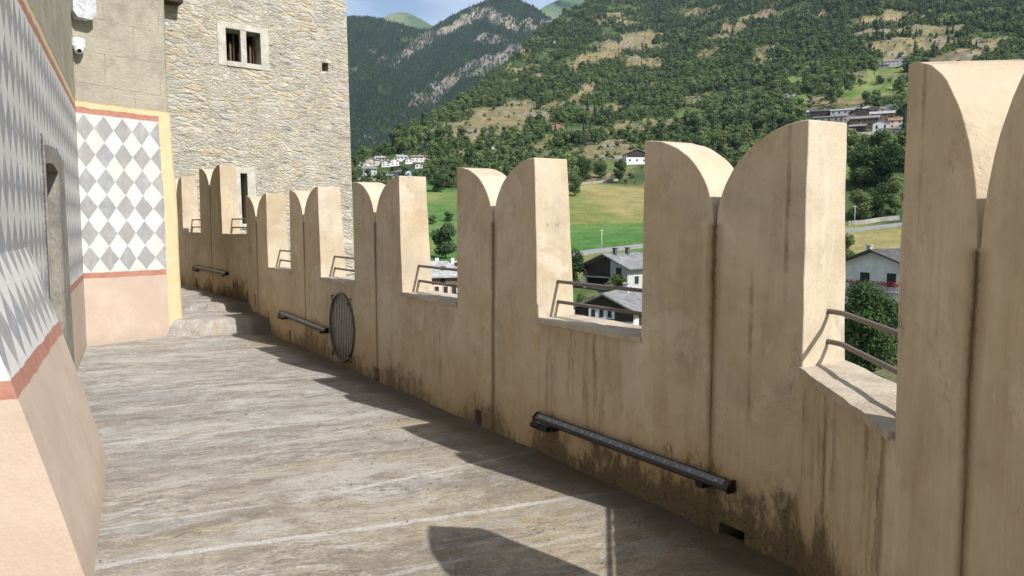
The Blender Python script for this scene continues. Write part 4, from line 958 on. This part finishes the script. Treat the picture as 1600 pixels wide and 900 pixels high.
def sample(fn, crest, x0, x1, ybot, n, spacing):
    """Random points with equal density per square metre of slope."""
    px = rng.uniform(x0, x1, n*6); yc = itp(px, crest); py = yc+(ybot-yc)*rng.random(n*6)**1.0
    x, y, z = fn(px, py); e = .6
    x2, y2, z2 = fn(px, py-e); x3, y3, z3 = fn(px+e, py)
    area = np.hypot(np.hypot(x2-x, y2-y), z2-z)*np.hypot(x3-x, y3-y)*(ybot-yc)
    area = np.minimum(area, np.percentile(area, 97)); keep = rng.random(n*6) < area/area.max()
    return px[keep][:n], py[keep][:n], x[keep][:n], y[keep][:n], z[keep][:n]
VILL = [(612, 264, 62, 20, -6), (1325, 185, 82, 20, 3), (1395, 99, 34, 8, -6), (1230, 149, 16, 5, -8), (991, 250, 22, 12, 0), (868, 199, 13, 6, 0), (1330, 213, 88, 26, 2), (1295, 140, 9, 4, 0), (712, 245, 12, 5, 0), (1335, 33, 9, 4, 0), (845, 248, 10, 4, 0)]
# broadleaf woods on the near slope
px, py, x, y, z = sample(hill_xyz, CREST, 548, 2050, 300, 160000, 7)
wx_, wy_ = wob(px, py, 26); open_ = np.maximum(np.maximum(ell(wx_, wy_, DRY), ell(wx_, wy_, GREEN)), np.maximum(FIELD(px, py+2), ell(px, py, VILL, .12)))
cl_ = fbm(x/55+3, y/55, 4); lowp = np.clip((py-205)/60, 0, 1)
dens = (1-open_)*np.clip((cl_-.37-.08*lowp)*8, .05, 1)*(1-.45*ell(px, py, LIGHT, .4))
keep = rng.random(len(px)) < dens
hi_ = np.clip((130-py)/110+(px-1000)*0, 0, 1)
kd = rng.choice([0, 1, 2, 0], len(px)); kd = np.where(rng.random(len(px)) < np.clip((fbm(x/70+21, y/70, 4)-.44)*7, .04, .8), 7, kd); kd = np.where(rng.random(len(px)) < .07, 8, kd); kd = np.where(rng.random(len(px)) < .55*np.clip((110-py)/70, 0, 1), rng.choice([4, 5], len(px)), kd)
scl = np.clip(.72*np.exp(.36*rng.normal(size=len(px))), .3, 1.5)*(.8+.5*fbm(x/40+7, y/40, 3))*np.where((kd >= 4) & (kd != 7), .8, 1)*(1-.25*lowp)
scatter('woods', np.stack([x, y, z-.3], -1)[keep], kd[keep], scl[keep])
# scrub: bushes dotted over the clearings and the lower slope
px, py, x, y, z = sample(hill_xyz, CREST, 548, 2050, 292, 120000, 4)
wx_, wy_ = wob(px, py, 26); dr = ell(wx_, wy_, DRY); fl_ = FIELD(px, py+1)
dens = np.clip(.34*np.clip(np.sin(z*1.1+6*fbm(x/80, y/80, 3))*2, .15, 1)*dr+.75*(1-dr), 0, 1)*(1-.9*ell(wx_, wy_, GREEN))*(1-fl_)*np.clip((fbm(x/16+9, y/16, 4)-.42)*7, 0.02, 1)*(1-ell(px, py, VILL, .1)*.9)
keep = rng.random(len(px)) < dens
scatter('scrub', np.stack([x, y, z], -1)[keep], rng.choice([3, 6, 3], keep.sum()), .45+.8*rng.random(keep.sum()))
# conifers on the mountain
px, py, x, y, z = sample(mtn_xyz, CR2, 530, 950, 290, 60000, 8)
wx_, wy_ = wob(px, py, 16); rk = ell(wx_, wy_, ROCK, .3); keep = rng.random(len(px)) < (1-.78*rk)*np.clip((fbm(x/90, z/90+5, 4)-.24)*6, .15, 1)
scatter('mountain_woods', np.stack([x, y, z-1], -1)[keep], rng.choice([4, 5, 4, 1], keep.sum()), .75+.5*rng.random(keep.sum()))

# ------------------------------------------------------------------ air
def haze():
    t = bpy.data.materials.new('air'); t.use_nodes = True; n_ = t.node_tree
    n_.nodes.remove(n_.nodes['Principled BSDF']); v = n_.nodes.new('ShaderNodeVolumePrincipled'); v.inputs['Density'].default_value = 3.e-5; v.inputs['Color'].default_value = (.62, .79, 1., 1); v.inputs['Anisotropy'].default_value = .0
    out = [q for q in n_.nodes if q.type == 'OUTPUT_MATERIAL'][0]; n_.links.new(v.outputs[0], out.inputs['Volume'])
    o = MB().box((0, 0, 1990), (24000, 24000, 4017)).build('haze', t); tag(o, kind='stuff')
haze()

# ================================================================== HOUSES IN THE VALLEY
_mc = {}
def cmat(name, c, rough=.85, var=.1, scale=1.2):
    k = (name, c)
    if k not in _mc: _mc[k] = simple(name, c, rough, 0, var, scale)
    return _mc[k]
WHITE, CREAM, GREYW, STONE, WOOD, DKWOOD, BLUEW, PINK, RUST = (.66, .65, .62), (.60, .52, .41), (.42, .41, .39), (.30, .28, .25), (.14, .095, .06), (.05, .038, .03), (.36, .43, .52), (.60, .46, .37), (.24, .135, .095)
SLATE, BROWNR, DARKR, LIGHTR = (.20, .195, .19), (.25, .16, .11), (.09, .085, .08), (.36, .35, .335)
m_win = simple('window_glass', (.03, .035, .04), .15, 0, .2, 3)
def slabroof_mat(name, c):
    k = ('slab', c)
    if k in _mc: return _mc[k]
    t = NT(name); P = t.objc(); cid = t.voro(t.vmul(P, (1.6, 1.6, 1.6)), 1., 'F1', 'Color'); r_ = t.sep(cid)[0]; n_ = t.noise(P, 5, 4, .6)
    t.base(t.mix(t.add(t.mul(r_, .6), t.mul(n_, .4)), tuple(x*.55 for x in c), tuple(min(1, x*1.35) for x in c))); t.bump(r_, .08); _mc[k] = t.mat; return t.mat
def face_cam(p, yaw): return math.atan2(-p.x, p.y)+R(yaw)
def house(name, p, w_, d_, h_, rise, yaw, gable, wallc, roofc, label, cat='house', group=None, win=(2, 3), wc=None, chim=True, over=.5, drop=1.5, upper=None):
    root = tag(empty(name, p, face_cam(p, yaw)), label, cat, group)
    a, b = w_/2, d_/2
    mb = MB()
    if gable:   prof = [(-a, -drop), (a, -drop), (a, h_), (0, h_+rise), (-a, h_)]; mb.prism(prof, (0, -b, 0), (0, b, 0), (1, 0, 0), (0, 0, 1))
    else:       prof = [(-b, -drop), (b, -drop), (b, h_), (0, h_+rise), (-b, h_)]; mb.prism(prof, (-a, 0, 0), (a, 0, 0), (0, 1, 0), (0, 0, 1))
    mb.build('wall', cmat('house_wall', wallc), root)
    half, ln = (a, b) if gable else (b, a); sl = rise/half; th = .2; o_ = half+over; ol = ln+over
    rp = [(-o_, h_-sl*over+.03), (0, h_+rise+.03), (o_, h_-sl*over+.03), (o_, h_-sl*over+.03+th), (0, h_+rise+.03+th*1.2), (-o_, h_-sl*over+.03+th)]
    mb = MB()
    if gable: mb.prism(rp, (0, -ol, 0), (0, ol, 0), (1, 0, 0), (0, 0, 1))
    else: mb.prism(rp, (-ol, 0, 0), (ol, 0, 0), (0, 1, 0), (0, 0, 1))
    rf = mb.build('roof', slabroof_mat('roof_slabs', roofc), root)
    if chim: MB().box((a*.3, b*.25, h_+rise+.35), (.6, .6, 1.4)).box((a*.3, b*.25, h_+rise+1.1), (.8, .8, .12)).build('chimney', cmat('chimney', GREYW), rf)
    if upper: # timber gable front, a hand's breadth proud
        z0 = h_*upper; MB().prism([(-a*.98, z0), (a*.98, z0), (a*.98, h_-.05), (0, h_+rise-.1), (-a*.98, h_-.05)], (0, -b-.10, 0), (0, -b-.002, 0), (1, 0, 0), (0, 0, 1)).build('timber_front', cmat('timber', DKWOOD), root)
    nf_, nc = win
    for f_ in range(nf_):
        z = h_*(f_+.55)/nf_
        for c_ in range(nc):
            x = -a+w_*(c_+.5)/nc
            MB().box((x, -b-.03-(.1 if upper and z > h_*upper else 0), z), (min(1.1, w_/nc*.45), .08, h_/nf_*.42)).build('window', m_win, root)
        for sx in (-1, 1):
            for c_ in range(2): MB().box((sx*(a+.03), -b+d_*(c_+.5)/2, z), (.08, 1., h_/nf_*.42)).build('window', m_win, root)
    return root
VG = 'houses of the small village on the left below the woods'
LV = [  # px, py(base), width px, height px, gable, yaw, wall, roof, label, win
 (631, 279, 27, 13, 1, 40, BLUEW, SLATE, 'house with a long blue side and one white gable, nearest in the left village', (2, 3)),
 (600, 281, 32, 8, 0, -12, STONE, SLATE, 'long low grey barn just left of the blue and white house', (1, 5)),
 (575, 273, 25, 12, 0, 8, GREYW, SLATE, 'grey house with balconies above the small white shed', (2, 4)),
 (567, 284, 15, 9, 1, -15, WHITE, LIGHTR, 'small white shed at the lower left end of the left village', (1, 1)),
 (574, 263, 15, 9, 1, 10, CREAM, LIGHTR, 'small cream gabled house above the grey balconied house', (1, 2)),
 (583, 257, 19, 10, 1, -20, CREAM, LIGHTR, 'cream house with a pale roof, upper left of the left village', (2, 2)),
 (604, 260, 14, 9, 1, -10, WHITE, SLATE, 'white gabled house in the middle of the left village, left one of a pair', (2, 2)),
 (615, 259, 14, 10, 1, 20, WHITE, SLATE, 'white gabled house in the middle of the left village, right one of a pair', (2, 2)),
 (594, 251, 16, 7, 0, 0, STONE, LIGHTR, 'stone house with light roof at the back of the left village', (1, 3)),
 (627, 251, 17, 8, 0, 12, WHITE, LIGHTR, 'white house with wide light roof below the dark wood edge', (1, 3)),
 (637, 255, 12, 7, 1, 25, WHITE, SLATE, 'small white cottage right of the wide light roof', (1, 2)),
 (622, 266, 20, 6, 1, 15, DKWOOD, DARKR, 'dark timber barn behind the blue and white house', (1, 2)),
 (653, 252, 20, 9, 0, -8, WHITE, BROWNR, 'white house with brown tiled roof, right part of the left village', (2, 3)),
 (670, 249, 22, 5, 0, 4, CREAM, BROWNR, 'low cream building with long brown roof at the right end of the left village', (1, 4)),
 (652, 263, 14, 7, 1, 30, GREYW, DARKR, 'grey cottage with dark roof among bushes below the brown tiled roof', (1, 2)),
 (713, 251, 20, 8, 1, -20, WOOD, SLATE, 'lone brown wooden chalet on the grassy slope right of the left village', (1, 2)),
 (561, 262, 12, 7, 1, 0, GREYW, SLATE, 'small grey house close beside the tower edge', (1, 2)),
]
for (px, py, wp, hp_, g_, yw, wc, rc, lb, wn) in LV:
    p = hp(px, py); k = p.xy.length/FPX; house('village_house', p, wp*k*.95, wp*k*.75, hp_*k*.72, hp_*k*.3, yw, g_, wc, rc, lb, 'house', VG, wn, over=.45)
RG = 'houses of the hillside village on the right'
RV = [
 (1263, 187, 20, 10, 0, -10, BLUEW, LIGHTR, 'pale blue house at the left end of the right village', (2, 3)),
 (1283, 184, 24, 9, 0, 5, DKWOOD, DARKR, 'dark timber house right of the pale blue one', (1, 3)),
 (1302, 193, 44, 9, 0, -4, STONE, SLATE, 'long stone house with grey slab roof in front of the right village', (1, 6)),
 (1316, 180, 26, 7, 0, 0, GREYW, LIGHTR, 'grey house with light roof behind the long stone house', (1, 4)),
 (1327, 197, 18, 12, 1, 10, STONE, SLATE, 'stone house with two rows of white framed windows, middle of the right village', (2, 3)),
 (1352, 199, 30, 13, 0, -5, WOOD, SLATE, 'wide brown balconied house in the middle of the right village', (2, 5)),
 (1376, 206, 17, 13, 1, 0, WHITE, SLATE, 'white gabled house with few windows at the front of the right village', (1, 2)),
 (1393, 176, 20, 9, 1, -15, WHITE, WHITE, 'large white modern house at the back of the right village', (2, 3)),
 (1378, 190, 26, 12, 0, 0, RUST, LIGHTR, 'reddish brown house behind the white gabled one', (2, 4)),
 (1399, 200, 16, 12, 0, 8, PINK, BROWNR, 'orange rendered house at the right end of the right village', (2, 2)),
 (1343, 182, 20, 7, 1, 15, DKWOOD, DARKR, 'dark gabled barn in the back row of the right village', (1, 1)),
 (1363, 180, 20, 7, 1, -15, STONE, SLATE, 'stone gabled barn in the back row of the right village', (1, 2)),
 (1396, 213, 20, 9, 0, 0, GREYW, DARKR, 'grey terrace house below the orange rendered house', (1, 3)),
]
RV += [(1291, 177, 16, 7, 1, 12, WOOD, DARKR, 'small brown barn behind the dark timber house in the right village', (1, 1)), (1333, 175, 18, 6, 0, 4, DKWOOD, SLATE, 'low dark barn at the very back of the right village', (1, 2)),
       (1354, 174, 14, 7, 1, 18, CREAM, SLATE, 'small cream gabled house at the back of the right village', (1, 2)), (1340, 207, 18, 9, 0, -8, DKWOOD, SLATE, 'dark house low in front of the balconied brown house', (1, 3)),
       (1310, 203, 16, 8, 1, -12, GREYW, DARKR, 'grey gabled house low at the front left of the right village', (1, 2)), (1372, 180, 14, 8, 0, 0, CREAM, BROWNR, 'cream house with brown roof beside the large white modern house', (2, 2))]
for (px, py, wp, hp_, g_, yw, wc, rc, lb, wn) in RV:
    p = hp(px, py); k = p.xy.length/FPX; k *= 1.2; house('village_house', p, wp*k, wp*k*.6 if not g_ else wp*k*.9, hp_*k*.75, hp_*k*.27, yw, g_, wc, rc, lb, 'house', RG, wn, over=.4)
HM = [
 (1378, 106, 16, 6, 0, 0, STONE, DARKR, 'dark low stone house at the left of the high hamlet', (1, 3)), (1392, 103, 20, 9, 0, 5, GREYW, SLATE, 'grey house with white windows in the high hamlet', (2, 4)),
 (1410, 101, 20, 10, 1, -10, WHITE, SLATE, 'white house of the high hamlet, half behind the big merlon', (2, 2)), (1236, 150, 11, 6, 1, -10, WHITE, SLATE, 'tiny white house among trees on the slope left of the right village', (1, 2)),
 (1222, 153, 16, 5, 0, 0, STONE, SLATE, 'low stone house beside the tiny white house', (1, 3)), (1296, 142, 12, 5, 0, 6, WHITE, LIGHTR, 'small white house alone below the terraced meadows', (1, 2)),
 (868, 203, 22, 9, 1, 25, RUST, BROWNR, 'reddish brown chalet standing alone in the mid slope woods', (1, 2)), (992, 257, 33, 20, 1, 14, WHITE, DARKR, 'white chalet with dark eaves and balcony above the dry field', (2, 3)),
 (1335, 38, 18, 5, 0, 0, STONE, DARKR, 'dark stone hut high on the terraced slope', (1, 2)), (773, 233, 9, 5, 1, 0, WHITE, LIGHTR, 'tiny white hut half hidden in bushes left of the reddish chalet', (1, 1)), (863, 67, 10, 5, 0, 0, GREYW, LIGHTR, 'tiny pale hut at the edge of the high clearing', (1, 1)),
]
for (px, py, wp, hp_, g_, yw, wc, rc, lb, wn) in HM:
    p = hp(px, py); k = p.xy.length/FPX; house('mountain_house', p, wp*k, wp*k*.8, hp_*k*.68, hp_*k*.32, yw, g_, wc, rc, lb, 'house', None, wn, over=.7 if wp > 20 else .4, upper=.62 if wp > 30 else None)
# low walls
def wallrun(pts, h_, th, mat, label, name='stone_wall', cat='stone wall'):
    P_ = [hp(*q) for q in pts]; c = P_[0]; mb = MB()
    for a, b in zip(P_[:-1], P_[1:]):
        d = (b-a); d.z = 0; d.normalize(); nn = Vector((-d.y, d.x, 0))*th/2
        vs = []
        for q in (a, b):
            for s_, z in ((-1, -1.), (1, -1.), (1, h_), (-1, h_)): vs.append(q-c+nn*s_+Vector((0, 0, z)))
        mb.add(vs, [(0, 1, 5, 4), (1, 2, 6, 5), (2, 3, 7, 6), (3, 0, 4, 7), (0, 3, 2, 1), (4, 5, 6, 7)])
    o = mb.build(name, mat); o.location = c; return tag(o, label, cat)
m_dry = stone_mat('field_stone', (.22, .20, .17), (.38, .36, .32), .8)
wallrun([(1268, 121), (1285, 120), (1300, 121)], 2.6, 1., m_dry, 'ruined pale stone wall on the green terraces, left piece'); wallrun([(1304, 119), (1316, 118), (1328, 120)], 2.8, 1., m_dry, 'ruined pale stone wall on the green terraces, right piece')
wallrun([(1326, 214), (1350, 213), (1375, 211), (1402, 210)], 2.2, .8, m_dry, 'long grey retaining wall under the right village')
wallrun([(905, 288), (925, 287), (945, 284), (965, 282)], 1.1, .6, m_dry, 'low dry stone wall along the top of the hay field'); wallrun([(1325, 352), (1350, 350), (1375, 346), (1405, 343)], 1.4, .6, m_dry, 'grey roadside wall above the valley road on the right')
# road across the fields
m_road = simple('asphalt', (.24, .235, .23), .9, 0, .12, .5)
def roadstrip(pts, wd, name):
    vs = []; fs = []
    P_ = [hp(*q) for q in pts]
    for i, q in enumerate(P_):
        d = (P_[min(i+1, len(P_)-1)]-P_[max(i-1, 0)]); d.z = 0; d.normalize(); n_ = Vector((-d.y, d.x, 0))*wd/2
        vs += [q+n_+Vector((0, 0, .55)), q-n_+Vector((0, 0, .35)), q-n_+Vector((0, 0, -1.)), q+n_+Vector((0, 0, -1.))]
    for i in range(len(P_)-1):
        a = 4*i; c = a+4; fs += [(a, a+1, c+1, c), (a+1, a+2, c+2, c+1), (a+2, a+3, c+3, c+2), (a+3, a, c, c+3)]
    tag(mesh(name, vs, fs, m_road), kind='structure')
roadstrip([(840, 407), (880, 399.5), (905, 396.5), (940, 392.5), (975, 388.5), (1010, 384), (1060, 378), (1120, 372), (1200, 367), (1280, 364), (1325, 361), (1360, 357), (1400, 352), (1460, 346)], 5.5, 'road')
# poles
def pole(px, py, hpx, label, cross=False):
    p = hp(px, py); k = p.xy.length/FPX; r_ = tag(empty('utility_pole', p), label, 'pole')
    MB().tube([(0, 0, -.5), (0, 0, hpx*k)], .13, 8, r1=.08).build('shaft', cmat('pole_grey', (.5, .5, .49)), r_, smooth=True)
    MB().box((0, 0, hpx*k-.3), (1.4, .12, .12)).build('crossbar', cmat('pole_grey', (.5, .5, .49)), r_)
pole(940, 391, 32, 'thin pale pole standing in the green meadow by the road'); pole(1335, 352, 28, 'thin pale pole beside the valley road on the right'); pole(1392, 152, 16, 'pole on the vineyard slope above the right village')

# ------------------------------------------------------------------ near buildings below the wall
def winframe(root, x, y, z, w_, h_, ax='front', frame=True, dark=m_win, fc=WHITE, sill_=False):
    if ax == 'front':
        f_ = MB().box((x, y-.04, z), (w_+.2, .08, h_+.2)).build('window', cmat('window_paint', fc), root) if frame else None
        MB().box((x, y-.07, z), (w_, .08, h_)).build('pane', dark, f_ or root)
    else:
        f_ = MB().box((x+.04, y, z), (.08, w_+.2, h_+.2)).build('window', cmat('window_paint', fc), root)
        MB().box((x+.07, y, z), (.08, w_, h_)).build('pane', dark, f_)
    return f_
# upper dark chalet
p = hp(971, 449); h1 = house('chalet', p, 9.6, 9., 4., 1.9, -38, 1, GREYW, SLATE, 'dark timber chalet with white corner post and stone roof, upper of the two', 'chalet', None, (0, 0), over=1.15, chim=False)
rf = [c for c in h1.children if c.name.startswith('roof')][0]
for y_ in (-2.6, 1.): MB().box((.5, y_, 6.4), (.6, .6, 1.3)).box((.5, y_, 7.1), (.85, .85, .12)).build('chimney', cmat('chimney_dark', (.10, .09, .085)), rf)
MB().prism([(-4.7, 2.), (1., 2.), (1., 4.), (1., 5.4), (0, 5.7), (-4.7, 3.85)], (0, -4.62, 0), (0, -4.52, 0), (1, 0, 0), (0, 0, 1)).build('timber_front', cmat('timber', DKWOOD), h1)
MB().box((-4.4, -4.9, .7), (.5, .5, 4.6)).build('corner_post', cmat('post_white', WHITE), h1)
MB().box((-1.9, -4.9, 2.05), (5.6, .8, .16)).build('balcony_floor', cmat('balcony', GREYW), h1)
b_ = MB(); b_.box((-1.9, -5.27, 2.95), (5.6, .06, .1)); [b_.box((-4.6+.2*k, -5.27, 2.5), (.07, .05, .9)) for k in range(28)]; b_.build('balcony_rail', cmat('timber', DKWOOD), h1)
MB().box((-1.9, -4.56, .9), (5.2, .1, 1.7)).build('dark_opening', m_dark, h1)
winframe(h1, 2.9, -4.5, 3.2, 1., 1., fc=WOOD); winframe(h1, 3., -4.5, .9, 1.9, 1.6, fc=WOOD); winframe(h1, 4.8, -2., 1.6, 1.2, 1.4, 'side'); winframe(h1, 4.8, 1.6, 1.6, 1.2, 1.4, 'side')
b_ = MB(); b_.box((3.2, -5.6, .3), (3., .06, .08)); [b_.box((1.75+.25*k, -5.6, -.2), (.06, .05, 1.)) for k in range(13)]; b_.build('terrace_rail', cmat('timber', DKWOOD), h1)
# lower chalet
p = hp(963, 534)+Vector((0, 0, 1.05)); h2 = house('chalet', p, 7.6, 9., 3.6, 1.75, -20, 1, WHITE, SLATE, 'chalet with a white panel of three windows under a stone roof, lower of the two', 'chalet', None, (0, 0), over=.8, chim=False, drop=3.)
MB().prism([(-3.75, 2.25), (3.75, 2.25), (3.75, 3.55), (0, 5.25), (-3.75, 3.55)], (0, -4.62, 0), (0, -4.51, 0), (1, 0, 0), (0, 0, 1)).build('timber_front', cmat('timber', DKWOOD), h2)
pn = MB().box((-.2, -4.7, 3.1), (3.3, .16, 1.25)).build('window_panel', cmat('post_white', WHITE), h2)
for x in (-1.25, -.2, .85): MB().box((x, -4.8, 3.1), (.5, .06, .9)).build('pane', m_win, pn)
for x, w_ in ((-2.4, 1.5), (.1, 2.5), (2.7, 1.1)): winframe(h2, x, -4.5, 1.1, w_, 1.3)
for y_ in (-2., 1.5): winframe(h2, 3.8, y_, 2., 1.1, 1.5, 'side', fc=WOOD)
MB().box((-1.2, -4.85, 2.2), (5., .7, .14)).build('balcony_floor', cmat('timber', DKWOOD), h2)
MB().box((.8, 1.2, 5.6), (.6, .6, 1.5)).box((.8, 1.2, 6.4), (.8, .8, .1)).build('chimney', cmat('chimney', GREYW), [c for c in h2.children if c.name.startswith('roof')][0])
# stone roofed shed
p = hp(898, 512); house('shed', p, 6., 5.5, 1.5, .75, -6, 0, GREYW, LIGHTR, 'low grey shed with a broad stone slab roof left of the lower chalet', 'shed', None, (1, 2), chim=False, over=.6)
# cream building
p = hp(700, 486); h3 = house('apartment_house', p, 13.5, 9., 5.7, 1.75, 6, 0, PINK, LIGHTR, 'cream building with pale stone roof and skylights seen through the gap', 'house', None, (0, 0), over=.6, chim=False)
MB().box((-1., -4.55, 5.05), (11., .1, 1.0)).build('timber_band', cmat('timber_brown', (.17, .11, .08)), h3)
for x in (-3.9, -1.2, 2.2): MB().box((x, -4.62, 5.05), (.7, .1, .8)).build('dark_opening', m_dark, h3)
for x in (-5.6, -3.6, -2.1, -.8, .4, 1.7, 3.6, 5.3): winframe(h3, x, -4.5, 3.6, .6, 1.2, fc=CREAM)
for x in (-3.9, -.6, 1.6, 4.): winframe(h3, x, -4.5, 1.4, .75, 1.4, fc=CREAM)
MB().box((1.9, -5., 2.3), (2.6, .9, .14)).build('balcony_floor', cmat('balcony', GREYW), h3); MB().box((1.9, -5.42, 2.8), (2.6, .05, .85)).build('balcony_rail', cmat('timber', DKWOOD), h3)
for x in (.25, .75): MB().tube([(x, -4.62, 0), (x, -4.62, 5.5)], .05, 8).build('drainpipe', cmat('pipe_brown', (.18, .11, .08)), h3)
rf = [c for c in h3.children if c.name.startswith('roof')][0]; sl = math.atan(1.75/4.5)
for x, y_, w_ in ((-.9, -2.6, .8), (1.6, -1.3, 1.3)):
    q = MB().box((0, 0, 0), (w_, 1.2, .12)).build('skylight', m_win, rf); q.location = (x, y_, 5.7+1.75*(1+y_/4.5)+.34); q.rotation_euler = (sl, 0, 0)
for x, y_ in ((-1.6, .3), (.7, -.6)): MB().box((x, y_, 7.7), (.5, .5, 1.)).build('chimney', cmat('post_white', WHITE), rf)
# white house on the right
p = hp(1396, 512); h4 = house('house', p, 8.2, 9.5, 7.9, 1.5, -30, 1, WHITE, DARKR, 'white house with dark roof and red flowered balcony, through the right hand gap', 'house', None, (0, 0), over=1., chim=False)
for z in (6.1, 3.1):
    winframe(h4, -1., -4.75, z, 1.2, 1.5); winframe(h4, 2.3, -4.75, z, 1.1, 1.6)
    bf = MB().box((.4, -5.2, z-1.35), (7., 1., .14)).build('balcony_floor', cmat('balcony', GREYW), h4)
    b_ = MB(); b_.box((.4, -5.66, z-.42), (7., .06, .08)); [b_.box((-3.05+.3*k, -5.66, z-.85), (.05, .04, .85)) for k in range(24)]; b_.build('balcony_rail', cmat('timber_brown', (.17, .11, .08)), bf)
fl_ = leaf_mesh('flowers', 500, [(-3+.5*k, -5.75, 5.75, .32) for k in range(15)], .09, 21, cmat('geranium', (.45, .06, .06))); link(bpy.data.objects.new('flowers', fl_), h4)
for y_ in (-2.5, 1.5): winframe(h4, 4.1, y_, 3.2, 1., 1.4, 'side')
rf = [c for c in h4.children if c.name.startswith('roof')][0]
for x, y_ in ((-2.3, -2.), (1., 1.5)): MB().box((x, y_, 9.4), (.5, .5, 1.1)).box((x, y_, 10.), (.7, .7, .1)).build('chimney', cmat('chimney', GREYW), rf)

# ------------------------------------------------------------------ trees one can tell apart
def tree_kind(name, h, w_, n, size, seed, mat, base=.25, nb=16):
    root = empty(name); bl = blobset(h, w_, nb, seed, base)
    link(bpy.data.objects.new('crown', leaf_mesh('crown', n, bl, size, seed, mat)), root)
    mb = MB(); g = random.Random(seed)
    mb.tube([(0, 0, -.6), (.05*w_*.3, 0, h*.25), (0, .03*w_, h*.5), (0, 0, h*.75)], .035*h*.6, 8, r1=.03)
    for b in bl[:9]: z0 = h*(.18+.3*g.random()); mb.tube([(0, 0, z0), (b[0]*.5, b[1]*.5, (z0+b[2])/2), b[:3]], .07*h*.1, 6, r1=.015)
    mb.build('trunk', m_bark, root, smooth=True); return root
def shrub_kind(name, h, w_, n, size, seed, mat):
    root = empty(name); bl = blobset(h, w_, 9, seed, .05); link(bpy.data.objects.new('foliage', leaf_mesh('foliage', n, bl, size, seed, mat)), root)
    mb = MB(); [mb.tube([(0, 0, -.2), (b[0]*.4, b[1]*.4, b[2]*.5), b[:3]], .03, 5, r1=.01) for b in bl[:6]]; mb.build('stem', m_bark, root); return root
K = {'big': tree_kind('broadleaf_tree', 9., 6.6, 9000, .17, 31, m_need2, .12, 26), 'round': tree_kind('broadleaf_tree', 8., 7., 3600, .26, 32, m_leaf, .12, 18), 'tall': tree_kind('broadleaf_tree', 10., 5.4, 3600, .26, 33, m_leaf, .1, 18),
     'dark': tree_kind('broadleaf_tree', 8., 5.6, 4200, .2, 34, m_need2, .08, 18), 'bush': shrub_kind('shrub', 2., 2.3, 1500, .09, 35, m_leafl), 'gbush': shrub_kind('shrub', 1.8, 2.8, 1500, .1, 36, m_leaf)}
used = set()
TREES = [  # kind, px, py(base), height px, label, widen
 ('round', 697, 404, 54, 'bushy tree alone on the meadow above the cream building roof', 1.0), ('dark', 893, 449, 62, 'tall dark leafy tree just left of the upper dark chalet', 1.0),
 ('bush', 965, 459, 30, 'small round bright bush in front of the upper dark chalet', 1.), ('big', 1358, 588, 134, 'large dense dark tree below the white house with the flowered balcony', .95),
 ('tall', 1327, 590, 118, 'narrow tree pressed between the large dense tree and the merlon', .9), ('gbush', 930, 486, 22, 'wide garden bush on the bank between the two chalets', 1.1),
 ('gbush', 908, 478, 18, 'low bush at the left of the garden bank between the chalets', 1.), ('gbush', 672, 478, 24, 'green shrub against the front of the cream building', 1.), ('bush', 690, 480, 15, 'small pale shrub by the door of the cream building', 1.),
 ('round', 897, 306, 36, 'round dark tree on the upper left edge of the hay field', .9), ('tall', 968, 285, 40, 'grey green tree in the wall above the hay field, below the white chalet', 1.), ('round', 886, 285, 44, 'broad tree left of the hedge above the hay field', 1.1),
 ('dark', 911, 283, 40, 'dark tree in the hedge above the hay field', 1.1), ('round', 938, 277, 26, 'smaller tree at the right end of the hedge above the hay field', 1.3), ('round', 1346, 292, 56, 'round tree left of the row below the right village', 1.), ('dark', 1383, 292, 62, 'dark tree right of the row below the right village', 1.1),
 ('round', 1342, 345, 42, 'bush like tree beside the road pole on the right', 1.1), ('dark', 1372, 340, 50, 'dark tree standing over the roadside wall on the right', 1.), ('tall', 1399, 336, 60, 'tall tree at the merlon edge over the roadside wall', 1.),
 ('round', 1352, 240, 26, 'small tree just under the long grey retaining wall', 1.2), ('dark', 1378, 245, 40, 'dark tree under the right end of the long grey retaining wall', 1.2), ('round', 1320, 410, 40, 'tree behind the left roof edge of the white flowered house', 1.),
 ('round', 676, 350, 14, 'small bush in the hedge across the left meadow, left', 1.3), ('round', 700, 346, 15, 'small bush in the hedge across the left meadow, right', 1.3), ('dark', 684, 300, 28, 'dark tree beyond the left meadow behind the merlon', 1.3), ('round', 702, 293, 26, 'lighter tree beyond the left meadow near the merlon tip', 1.3),
]
HT = {'big': 9., 'round': 8., 'tall': 10., 'dark': 8., 'bush': 2., 'gbush': 1.8}
for kd_, px, py, hpx, lb, wd in TREES:
    p = hp(px, py); k = p.xy.length/FPX; s_ = hpx*k/HT[kd_]
    o = K[kd_] if kd_ not in used else copy_tree(K[kd_]); used.add(kd_)
    o.location = p; o.scale = (s_*wd, s_*wd, s_); o.rotation_euler = (0, 0, rng.random()*6.28)
    tag(o, lb, 'shrub' if 'bush' in kd_ else 'tree', 'garden shrubs' if 'bush' in kd_ else 'trees in the valley')
